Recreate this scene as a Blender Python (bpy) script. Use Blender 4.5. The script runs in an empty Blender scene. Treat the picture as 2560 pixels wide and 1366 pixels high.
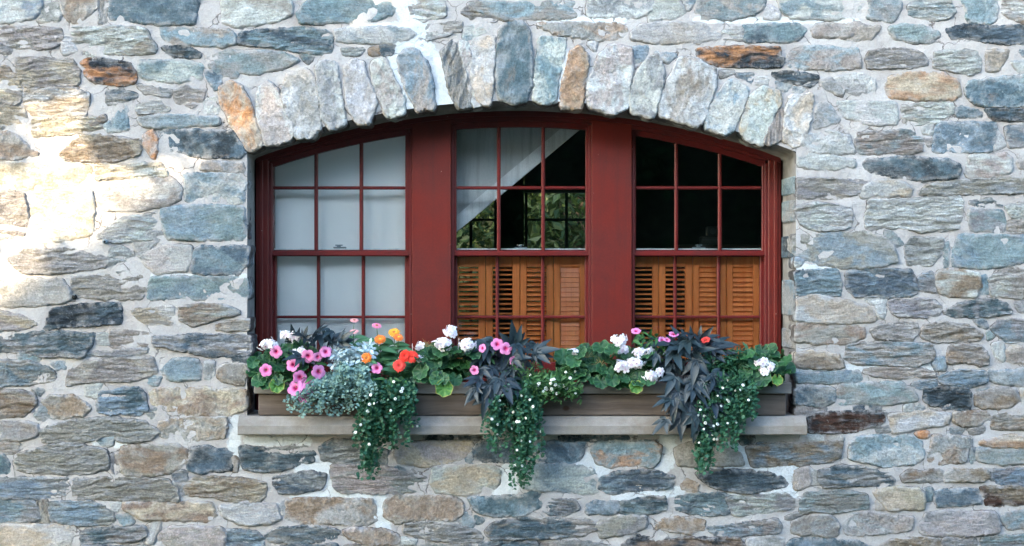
import bpy, bmesh, math, random
import numpy as np
from mathutils import Vector, Matrix, noise
from mathutils.geometry import delaunay_2d_cdt

random.seed(7)
np.random.seed(7)
SC = bpy.context.scene
COL = SC.collection
R = math.radians

# ------------------------------------------------------------------ camera
S = 520.0            # photo pixels per metre on the wall face (y = 0)
D = 7.5              # camera distance to the wall face
ZC = 1.9             # camera height
cam = bpy.data.cameras.new('camera')
cam.sensor_width = 36.0
cam.lens = 36.0 * D / (2560.0 / S)
cam.clip_start = 0.05
cam.clip_end = 500
camo = bpy.data.objects.new('camera', cam)
COL.objects.link(camo)
camo.location = (0, -D, ZC)
camo.rotation_euler = (R(90), 0, 0)
SC.camera = camo
SC.render.resolution_x = 1024
SC.render.resolution_y = 546

# ------------------------------------------------------------------ sky, sun, exposure
SUN = Vector((-0.60, -0.72, 0.345)).normalized()      # towards the sun
world = bpy.data.worlds.new('World')
SC.world = world
world.use_nodes = True
wn = world.node_tree
wn.nodes.clear()
wo = wn.nodes.new('ShaderNodeOutputWorld')
wb = wn.nodes.new('ShaderNodeBackground')
sky = wn.nodes.new('ShaderNodeTexSky')
sky.sky_type = 'NISHITA'
sky.sun_disc = False
sky.sun_elevation = math.asin(SUN.z)
sky.sun_rotation = math.atan2(SUN.x, SUN.y)
sky.air_density = 1.0
sky.dust_density = 2.2
sky.ozone_density = 1.0
wb.inputs['Strength'].default_value = 0.15
wn.links.new(sky.outputs[0], wb.inputs['Color'])
wn.links.new(wb.outputs[0], wo.inputs[0])
sl = bpy.data.lights.new('sun', 'SUN')
sl.energy = 2.0
sl.angle = R(0.4)
sl.color = (1.0, 0.72, 0.45)
so = bpy.data.objects.new('sun', sl)
COL.objects.link(so)
so.rotation_euler = SUN.to_track_quat('Z', 'Y').to_euler()
so.location = (-20, -24, 12)
vs = SC.view_settings
vs.view_transform = 'Standard'
vs.look = 'None'
vs.gamma = 1.0
vs.use_curve_mapping = False
vs.exposure = 3.2
vs.use_white_balance = True
vs.white_balance_temperature = 5850
vs.white_balance_tint = 1


# ------------------------------------------------------------------ helpers
def P(px, py, y=0.0):
    k = (D + y) / D / S
    return Vector(((px - 1280) * k, y, ZC + (683 - py) * k))


def link(name, me, parent=None, mat=None, label=None, cat=None, group=None, kind=None):
    o = bpy.data.objects.new(name, me)
    COL.objects.link(o)
    if parent is not None:
        o.parent = parent
    if mat is not None and me is not None and not me.materials:
        me.materials.append(mat)
    if label: o['label'] = label
    if cat: o['category'] = cat
    if group: o['group'] = group
    if kind: o['kind'] = kind
    return o


def mesh(name, verts, faces, smooth=False, mat=None):
    me = bpy.data.meshes.new(name)
    me.from_pydata([tuple(v) for v in verts], [], faces)
    me.update()
    if smooth:
        me.polygons.foreach_set('use_smooth', [True] * len(me.polygons))
    if mat: me.materials.append(mat)
    return me


def empty(name, loc, label, cat, group=None):
    o = link(name, None, None, None, label, cat, group)
    o.location = loc
    o.empty_display_size = 0.05
    return o


class MB:
    """collects geometry for one mesh"""
    def __init__(s): s.v = []; s.f = []

    def add(s, verts, faces):
        n = len(s.v)
        s.v += [tuple(p) for p in verts]
        s.f += [tuple(i + n for i in f) for f in faces]

    def box(s, a, b):
        x0, y0, z0 = a; x1, y1, z1 = b
        s.add([(x0, y0, z0), (x1, y0, z0), (x1, y1, z0), (x0, y1, z0), (x0, y0, z1), (x1, y0, z1), (x1, y1, z1), (x0, y1, z1)],
              [(0, 3, 2, 1), (4, 5, 6, 7), (0, 1, 5, 4), (1, 2, 6, 5), (2, 3, 7, 6), (3, 0, 4, 7)])

    def bbox(s, a, b, w=0.003):
        """box whose front and side edges are chamfered by w"""
        bm = bmesh.new()
        bmesh.ops.create_cube(bm, size=1)
        a = Vector(a); b = Vector(b); c = (a + b) / 2; d = b - a
        for v in bm.verts: v.co = Vector((v.co.x * d.x, v.co.y * d.y, v.co.z * d.z)) + c
        bmesh.ops.bevel(bm, geom=bm.edges[:], offset=min(w, 0.3 * min(abs(d.x), abs(d.y), abs(d.z))), segments=1, affect='EDGES')
        bm.verts.index_update()
        s.add([v.co for v in bm.verts], [[v.index for v in f.verts] for f in bm.faces])
        bm.free()

    def tube(s, pts, r0, r1=None, n=5):
        r1 = r0 if r1 is None else r1
        rings = []
        m = len(pts)
        base = len(s.v)
        for i, p in enumerate(pts):
            p = Vector(p)
            t = (Vector(pts[min(i + 1, m - 1)]) - Vector(pts[max(i - 1, 0)]))
            if t.length < 1e-6: t = Vector((0, 0, 1))
            t.normalize()
            u = t.orthogonal().normalized(); w = t.cross(u)
            r = r0 + (r1 - r0) * i / max(1, m - 1)
            for k in range(n):
                a = 2 * math.pi * k / n
                s.v.append(tuple(p + u * (r * math.cos(a)) + w * (r * math.sin(a))))
        for i in range(m - 1):
            for k in range(n):
                a = base + i * n + k; b = base + i * n + (k + 1) % n
                s.f.append((a, b, b + n, a + n))
        s.f.append(tuple(base + k for k in range(n))[::-1])
        s.f.append(tuple(base + (m - 1) * n + k for k in range(n)))

    def prism(s, outline, y0, y1):
        """outline: list of (x,z); extruded from y0 (front) to y1"""
        n = len(outline)
        vs_ = [(x, y0, z) for x, z in outline] + [(x, y1, z) for x, z in outline]
        fs = [tuple(range(n)), tuple(range(2 * n - 1, n - 1, -1))]
        for i in range(n):
            j = (i + 1) % n
            fs.append((j, i, i + n, j + n))
        s.add(vs_, fs)

    def mesh(s, name, mat=None, smooth=False):
        return mesh(name, s.v, s.f, smooth, mat)


def centre_on(me, c):
    """move mesh data so that c becomes its origin"""
    me.transform(Matrix.Translation(-Vector(c)))
    return me


# ---- node helpers
class NT:
    def __init__(s, name):
        s.m = bpy.data.materials.new(name)
        s.m.use_nodes = True
        s.t = s.m.node_tree
        s.t.nodes.clear()
        s.out = s.t.nodes.new('ShaderNodeOutputMaterial')
        s.b = s.t.nodes.new('ShaderNodeBsdfPrincipled')
        s.t.links.new(s.b.outputs[0], s.out.inputs[0])

    def n(s, kind, **kw):
        nd = s.t.nodes.new('ShaderNode' + kind)
        for k, v in kw.items(): setattr(nd, k, v)
        return nd

    def l(s, a, b): s.t.links.new(a, b)

    def setin(s, nd, key, val):
        if hasattr(val, 'is_linked') or hasattr(val, 'links'): s.l(val, nd.inputs[key])
        else: nd.inputs[key].default_value = val

    def noise(s, vec, scale, detail=4, rough=0.55, dist=0.0):
        nd = s.n('TexNoise')
        if vec is not None: s.l(vec, nd.inputs['Vector'])
        nd.inputs['Scale'].default_value = scale
        nd.inputs['Detail'].default_value = detail
        nd.inputs['Roughness'].default_value = rough
        nd.inputs['Distortion'].default_value = dist
        return nd.outputs[0]

    def map(s, vec, scale=(1, 1, 1), loc=(0, 0, 0), rot=(0, 0, 0)):
        nd = s.n('Mapping')
        s.l(vec, nd.inputs['Vector'])
        nd.inputs['Scale'].default_value = scale
        nd.inputs['Location'].default_value = loc
        nd.inputs['Rotation'].default_value = rot
        return nd.outputs[0]

    def mr(s, val, a, b, c=0.0, d=1.0, smooth=False):
        nd = s.n('MapRange')
        nd.clamp = True
        if smooth: nd.interpolation_type = 'SMOOTHSTEP'
        s.setin(nd, 'Value', val)
        nd.inputs['From Min'].default_value = a
        nd.inputs['From Max'].default_value = b
        nd.inputs['To Min'].default_value = c
        nd.inputs['To Max'].default_value = d
        return nd.outputs[0]

    def math(s, op, a, b=0.0, c=None):
        nd = s.n('Math', operation=op)
        s.setin(nd, 0, a); s.setin(nd, 1, b)
        if c is not None: s.setin(nd, 2, c)
        return nd.outputs[0]

    def mix(s, fac, a, b, blend='MIX'):
        nd = s.n('Mix', data_type='RGBA', blend_type=blend)
        for sock, val in ((nd.inputs[0], fac), (nd.inputs[6], a), (nd.inputs[7], b)):
            if hasattr(val, 'links'): s.l(val, sock)
            elif isinstance(val, (int, float)): sock.default_value = val
            else: sock.default_value = (val[0], val[1], val[2], 1)
        return nd.outputs[2]

    def attr(s, name):
        return s.n('Attribute', attribute_name=name)

    def pos(s): return s.n('NewGeometry').outputs['Position']
    def objc(s): return s.n('TexCoord').outputs['Object']
    def rand(s): return s.n('ObjectInfo').outputs['Random']

    def bump(s, h, strength=0.5, dist=0.01, normal=None):
        nd = s.n('Bump')
        nd.inputs['Strength'].default_value = strength
        nd.inputs['Distance'].default_value = dist
        s.l(h, nd.inputs['Height'])
        if normal is not None: s.l(normal, nd.inputs['Normal'])
        return nd.outputs[0]

    def done(s, col=None, rough=0.8, normal=None, spec=0.3):
        if col is not None:
            if hasattr(col, 'links'): s.l(col, s.b.inputs['Base Color'])
            else: s.b.inputs['Base Color'].default_value = (*col, 1)
        s.setin(s.b, 'Roughness', rough)
        s.b.inputs['Specular IOR Level'].default_value = spec
        if normal is not None: s.l(normal, s.b.inputs['Normal'])
        return s.m


# ------------------------------------------------------------------ materials
MORTAR = (0.42, 0.405, 0.40)


def mat_stone():
    t = NT('stone')
    c1 = t.attr('c1').outputs['Color']; c2 = t.attr('c2').outputs['Color']
    sp = t.n('SeparateXYZ'); t.l(t.attr('sp').outputs['Vector'], sp.inputs[0])
    ang, lay, seed = sp.outputs
    edge = t.attr('edge').outputs['Fac']
    vr = t.n('VectorRotate', rotation_type='Y_AXIS')
    t.l(t.pos(), vr.inputs['Vector']); t.l(ang, vr.inputs['Angle'])
    cx = t.n('CombineXYZ'); t.l(t.math('MULTIPLY', seed, 7.3), cx.inputs[0]); t.l(t.math('MULTIPLY', seed, 3.1), cx.inputs[1]); t.l(t.math('MULTIPLY', seed, 5.7), cx.inputs[2])
    ad = t.n('VectorMath', operation='ADD'); t.l(vr.outputs[0], ad.inputs[0]); t.l(cx.outputs[0], ad.inputs[1])
    p = ad.outputs[0]
    big = t.noise(t.map(p, (5, 5, 9)), 1.0, 4, 0.6, 0.6)
    streak = t.noise(t.map(p, (12, 14, 58)), 1.0, 8, 0.68, 1.1)
    streak2 = t.noise(t.map(p, (34, 34, 150)), 1.0, 5, 0.65, 0.6)
    iso = t.noise(p, 42, 8, 0.68)
    fine = t.noise(p, 105, 6, 0.78)
    speck = t.n('TexVoronoi'); t.l(p, speck.inputs['Vector']); speck.inputs['Scale'].default_value = 160
    sharp = t.noise(t.map(p, (9, 20, 105), (1, 2, 3)), 1.0, 6, 0.6, 0.9)
    crev = t.mr(t.math('ABSOLUTE', t.math('SUBTRACT', sharp, 0.5)), 0.0, 0.05, 0.0, 1.0)
    vein = t.noise(t.map(p, (9, 9, 13), (3, 1, 2)), 1.0, 4, 0.55, 1.4)
    k = t.mr(big, 0.44, 0.60, 0, 1, True)
    col = t.mix(k, c1, c2)
    # broad weathering
    wz = t.mr(iso, 0.28, 0.74, 0.66, 1.34)
    ws = t.mr(streak, 0.3, 0.72, 0.58, 1.38)
    w = t.n('Mix'); t.l(lay, w.inputs[0]); t.l(wz, w.inputs[2]); t.l(ws, w.inputs[3])
    w2 = t.math('MULTIPLY', w.outputs[0], t.mr(fine, 0.30, 0.70, 0.55, 1.45))
    vm = t.n('VectorMath', operation='SCALE'); t.l(col, vm.inputs[0]); t.l(w2, vm.inputs['Scale'])
    col = vm.outputs[0]
    # pale mineral dust and rust tints
    dust = t.math('MULTIPLY', t.mr(t.noise(p, 13, 6, 0.7), 0.48, 0.70, 0, 0.55), t.mr(streak2, 0.35, 0.65, 0.35, 1.0))
    col = t.mix(dust, col, (0.44, 0.44, 0.44))
    rust = t.mr(t.noise(t.map(p, (6, 6, 15), (9, 4, 1)), 1.0, 5, 0.65), 0.60, 0.72, 0, 0.32)
    col = t.mix(rust, col, (0.30, 0.19, 0.11))
    # thin quartz veins
    vd = t.math('ABSOLUTE', t.math('SUBTRACT', vein, 0.53))
    vk = t.math('MULTIPLY', t.mr(vd, 0.0, 0.007, 0.55, 0.0), t.mr(iso, 0.45, 0.62, 0, 1))
    col = t.mix(vk, col, (0.52, 0.52, 0.51))
    # mortar smeared over the edges
    sm = t.math('MULTIPLY', t.mr(edge, 0.002, 0.026, 1.0, 0.0), t.mr(t.noise(p, 26, 6, 0.7), 0.44, 0.58, 0, 0.9))
    col = t.mix(sm, col, MORTAR)
    # crack shade and dirt painted as a patchy dark line at the stone's edge
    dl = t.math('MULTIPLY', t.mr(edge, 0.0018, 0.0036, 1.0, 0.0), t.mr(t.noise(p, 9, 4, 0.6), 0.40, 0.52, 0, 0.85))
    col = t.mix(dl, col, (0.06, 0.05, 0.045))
    h1 = t.n('Mix'); t.l(lay, h1.inputs[0])
    t.l(t.math('MULTIPLY', iso, 0.9), h1.inputs[2])
    t.l(t.math('ADD', t.math('ADD', t.math('MULTIPLY', streak, 0.8), t.math('MULTIPLY', streak2, 0.7)), t.math('MULTIPLY', crev, 0.38)), h1.inputs[3])
    h = t.math('ADD', h1.outputs[0], t.math('MULTIPLY', fine, 0.55))
    nrm = t.bump(h, 0.95, 0.016)
    return t.done(col, 0.86, nrm, 0.25)


def mat_mortar():
    t = NT('mortar')
    p = t.pos()
    white = t.attr('white').outputs['Fac']
    a = t.noise(p, 5, 5, 0.6)
    b = t.noise(p, 45, 6, 0.7)
    f = t.noise(p, 120, 5, 0.75)
    col = t.mix(t.mr(a, 0.35, 0.65), (0.385, 0.365, 0.358), (0.47, 0.46, 0.458))
    col = t.mix(t.mr(b, 0.52, 0.72, 0, 0.55), col, (0.36, 0.325, 0.30))
    wk = t.mr(t.math('ADD', white, t.math('MULTIPLY', t.math('SUBTRACT', b, 0.5), 0.9)), 0.42, 0.58)
    col = t.mix(wk, col, (0.58, 0.615, 0.64))
    col = t.mix(t.mr(f, 0.30, 0.60, 0.3, 0.0), col, (0.2, 0.18, 0.17))
    # hairline cracks
    v = t.n('TexVoronoi', feature='DISTANCE_TO_EDGE')
    dv = t.n('VectorMath', operation='ADD')
    t.l(p, dv.inputs[0])
    nz = t.n('TexNoise'); t.l(p, nz.inputs['Vector']); nz.inputs['Scale'].default_value = 9; nz.inputs['Detail'].default_value = 5
    sc = t.n('VectorMath', operation='SCALE'); t.l(nz.outputs['Color'], sc.inputs[0]); sc.inputs['Scale'].default_value = 0.14
    t.l(sc.outputs[0], dv.inputs[1])
    t.l(dv.outputs[0], v.inputs['Vector']); v.inputs['Scale'].default_value = 5.5
    crack = t.math('MULTIPLY', t.mr(v.outputs['Distance'], 0.004, 0.012, 1.0, 0.0), t.mr(t.noise(p, 4.0, 2), 0.46, 0.54))
    col = t.mix(t.math('MULTIPLY', crack, 0.75), col, (0.10, 0.085, 0.08))
    h = t.math('ADD', t.math('ADD', b, t.math('MULTIPLY', f, 0.5)), t.math('MULTIPLY', crack, -0.9))
    return t.done(col, 0.95, t.bump(h, 0.7, 0.012), 0.15)


def mat_paint(name, c, c2, rough=0.45, chips=True):
    t = NT(name)
    p = t.pos()
    a = t.noise(p, 3.5, 5, 0.6)
    g = t.noise(t.map(p, (30, 30, 3)), 1.0, 5, 0.6)
    f = t.noise(p, 150, 3, 0.6)
    col = t.mix(t.mr(a, 0.35, 0.7), c, c2)
    col = t.mix(t.mr(f, 0.3, 0.8, 0, 0.3), col, [x * 1.6 for x in c])
    gm = t.noise(t.map(p, (26, 26, 1.6), (4, 0, 2)), 1.0, 6, 0.65)
    col = t.mix(t.mr(gm, 0.50, 0.72, 0, 0.55), col, [x * 0.45 + 0.006 for x in c])
    if chips:
        ch = t.mr(t.noise(p, 38, 4, 0.75), 0.70, 0.73)
        col = t.mix(ch, col, (0.45, 0.36, 0.33))
    h = t.math('ADD', t.math('MULTIPLY', g, 0.5), t.math('MULTIPLY', f, 0.35))
    return t.done(col, t.mr(a, 0.3, 0.7, rough - 0.08, rough + 0.12), t.bump(h, 0.35, 0.003), 0.35)


def mat_wood(name, c, c2, rough=0.5, axis='z', knots=(), scale=1.0, spec=0.35):
    t = NT(name)
    p = t.pos()
    sc = {'z': (38, 38, 2.2), 'x': (2.2, 38, 38)}[axis]
    sc = [x * scale for x in sc]
    warp = t.noise(p, 3, 2)
    pa = t.n('VectorMath', operation='ADD'); t.l(p, pa.inputs[0])
    cmb = t.n('CombineXYZ'); t.l(t.math('MULTIPLY', warp, 0.05), cmb.inputs[2 if axis == 'x' else 0]); t.l(cmb.outputs[0], pa.inputs[1])
    g = t.noise(t.map(pa.outputs[0], sc), 1.0, 6, 0.65, 0.4)
    g2 = t.noise(t.map(pa.outputs[0], [x * 4 for x in sc]), 1.0, 4, 0.6)
    b = t.noise(p, 4, 4, 0.6)
    col = t.mix(t.mr(g, 0.32, 0.68), c, c2)
    col = t.mix(t.mr(b, 0.45, 0.75, 0, 0.5), col, [x * 0.55 for x in c])
    col = t.mix(t.mr(g2, 0.55, 0.75, 0, 0.4), col, [x * 0.35 for x in c])
    for (kx, kz, kr) in knots:
        dv = t.n('VectorMath', operation='DISTANCE')
        fl = t.n('VectorMath', operation='MULTIPLY'); t.l(p, fl.inputs[0]); fl.inputs[1].default_value = (0.75, 0, 1)
        t.l(fl.outputs[0], dv.inputs[0]); dv.inputs[1].default_value = (kx * 0.75, 0, kz)
        col = t.mix(t.mr(t.math('ADD', dv.outputs['Value'], t.math('MULTIPLY', g2, 0.006)), kr * 0.7 + 0.003, kr * 1.3 + 0.003, 0.85, 0), col, (0.05, 0.022, 0.012))
    h = t.math('ADD', g, t.math('MULTIPLY', g2, 0.4))
    return t.done(col, rough, t.bump(h, 0.4, 0.003), spec)


def mat_sill():
    t = NT('cast_sill')
    p = t.pos()
    a = t.noise(p, 6, 6, 0.65)
    f = t.noise(p, 120, 5, 0.75)
    v = t.n('TexVoronoi'); t.l(p, v.inputs['Vector']); v.inputs['Scale'].default_value = 150
    col = t.mix(t.mr(a, 0.35, 0.68), (0.21, 0.188, 0.168), (0.29, 0.270, 0.250))
    col = t.mix(t.mr(f, 0.55, 0.75, 0, 0.6), col, (0.20, 0.17, 0.14))
    col = t.mix(t.mr(v.outputs['Distance'], 0.0, 0.25, 0.35, 0.0), col, (0.62, 0.6, 0.57))
    st = t.math('MULTIPLY', t.mr(t.noise(t.map(p, (5, 5, 9), (2, 0, 7)), 1.0, 6, 0.7), 0.54, 0.66), 0.6)
    col = t.mix(st, col, (0.17, 0.135, 0.10))
    dr = t.mr(t.noise(t.map(p, (22, 22, 1.5), (1, 5, 0)), 1.0, 5, 0.6), 0.52, 0.70, 0, 0.45)
    col = t.mix(dr, col, (0.20, 0.19, 0.16))
    h = t.math('ADD', t.math('MULTIPLY', f, 0.5), t.noise(p, 40, 5))
    return t.done(col, 0.92, t.bump(h, 0.5, 0.004), 0.2)


def mat_glass():
    t = NT('window_glass')
    t.t.nodes.remove(t.b)
    tr = t.n('BsdfTransparent'); tr.inputs[0].default_value = (0.98, 0.988, 0.985, 1)
    gl = t.n('BsdfGlossy'); gl.inputs['Roughness'].default_value = 0.015; gl.inputs[0].default_value = (1, 1, 1, 1)
    fr = t.n('Fresnel'); fr.inputs['IOR'].default_value = 1.5
    nrm = t.bump(t.noise(t.pos(), 5.5, 2, 0.4), 0.016, 0.02)
    t.l(nrm, gl.inputs['Normal'])
    mx = t.n('MixShader')
    t.l(t.math('MULTIPLY', fr.outputs[0], 0.9), mx.inputs[0]); t.l(tr.outputs[0], mx.inputs[1]); t.l(gl.outputs[0], mx.inputs[2])
    t.l(mx.outputs[0], t.out.inputs[0])
    return t.m


def mat_plain(name, c, rough=0.8, var=0.25, scale=8, spec=0.3, bump=0.3, bscale=60):
    t = NT(name)
    p = t.pos()
    a = t.noise(p, scale, 5, 0.6)
    col = t.mix(t.mr(a, 0.3, 0.7), [x * (1 - var) for x in c], [min(1, x * (1 + var)) for x in c])
    return t.done(col, rough, t.bump(t.noise(p, bscale, 4), bump, 0.004), spec)


def mat_leaf(name, c, c2, rim=None, rough=0.5, trans=0.25, spec=0.4, vein=None):
    """c..c2 by object and by noise; rim colour from the attribute 'rim' (leaf margin); vein from 'vein'"""
    t = NT(name)
    p = t.objc()
    rnd = t.rand()
    f = t.math('ADD', t.math('MULTIPLY', rnd, 0.6), t.math('MULTIPLY', t.noise(t.pos(), 24, 4, 0.6), 0.5))
    col = t.mix(t.mr(f, 0.1, 0.9), c, c2)
    if vein is not None:
        col = t.mix(t.mr(t.attr('vein').outputs['Fac'], 0.35, 1.0, 0, 0.6), col, vein)
    if rim is not None:
        col = t.mix(t.mr(t.attr('rim').outputs['Fac'], 0.8, 1.0, 0, 0.8), col, rim)
    t.done(col, rough, t.bump(t.noise(t.pos(), 120, 3, 0.6), 0.35, 0.003), spec)
    tl = t.n('BsdfTranslucent'); t.l(col, tl.inputs[0])
    mx = t.n('MixShader'); mx.inputs[0].default_value = trans
    t.l(t.b.outputs[0], mx.inputs[1]); t.l(tl.outputs[0], mx.inputs[2])
    t.l(mx.outputs[0], t.out.inputs[0])
    return t.m


def mat_petal(name, tip, heart=None, trans=0.3):
    t = NT(name)
    rd = t.attr('rad').outputs['Fac']
    rnd = t.rand()
    col = tip
    col = t.mix(t.mr(rnd, 0, 1, 0, 0.35), tip, [min(1, x * 0.8 + 0.16) for x in tip])
    if heart is not None:
        col = t.mix(t.mr(rd, 0.12, 0.6, 1, 0, True), col, heart)
    t.done(col, 0.6, t.bump(t.noise(t.pos(), 160, 3), 0.25, 0.002), 0.25)
    tl = t.n('BsdfTranslucent')
    t.l(col, tl.inputs[0])
    mx = t.n('MixShader'); mx.inputs[0].default_value = trans
    t.l(t.b.outputs[0], mx.inputs[1]); t.l(tl.outputs[0], mx.inputs[2])
    t.l(mx.outputs[0], t.out.inputs[0])
    return t.m


M_STONE = mat_stone()
M_MORTAR = mat_mortar()
M_RED = mat_paint('red_paint', (0.112, 0.0102, 0.0062), (0.068, 0.0066, 0.0046))
M_REDD = mat_paint('dark_red_paint', (0.095, 0.0092, 0.0085), (0.065, 0.007, 0.0075))
M_SASH = mat_paint('sash_paint', (0.105, 0.0098, 0.009), (0.072, 0.0075, 0.0075), 0.38)
M_WHITE = mat_paint('white_paint', (0.84, 0.85, 0.85), (0.80, 0.82, 0.82), 0.5, False)
M_SHUT = mat_wood('shutter_wood', (0.66, 0.180, 0.038), (0.78, 0.285, 0.075), 0.4, 'z', (), 1.0, 0.5)
kn = [P(1025, 997, -0.03), P(1415, 1021, -0.03), P(1820, 1003, -0.03)]
M_BOX = mat_wood('weathered_board', (0.088, 0.068, 0.056), (0.155, 0.124, 0.104), 0.85, 'x', [(k.x, k.z, 0.012) for k in kn], 1.0, 0.2)
M_TRIM = mat_wood('grey_weathered_board', (0.135, 0.126, 0.118), (0.225, 0.213, 0.203), 0.8, 'x', (), 1.0, 0.2)
M_SILL = mat_sill()
M_GLASS = mat_glass()
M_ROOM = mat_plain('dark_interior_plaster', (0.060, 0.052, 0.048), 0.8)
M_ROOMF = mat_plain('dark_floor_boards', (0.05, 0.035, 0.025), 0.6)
M_METAL = mat_plain('dull_metal', (0.20, 0.23, 0.24), 0.45, 0.2)
M_SOIL = mat_plain('potting_soil', (0.035, 0.026, 0.020), 0.95, 0.4, 60, 0.1, 1.0, 90)
M_GROUND = mat_plain('dark_lawn', (0.065, 0.075, 0.045), 0.95, 0.4, 3, 0.1, 0.8, 30)  # even dark grass colour for the whole ground

# ------------------------------------------------------------------ the ground
g = MB()
n = 24
for i in range(n + 1):
    for j in range(n + 1):
        x = -90 + 180 * i / n; y = -90 + 180 * j / n
        g.v.append((x, y, 0.0))
for i in range(n):
    for j in range(n):
        a = i * (n + 1) + j
        g.f.append((a, a + n + 1, a + n + 2, a + 1))
link('ground', g.mesh('ground', M_GROUND), kind='structure')

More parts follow.
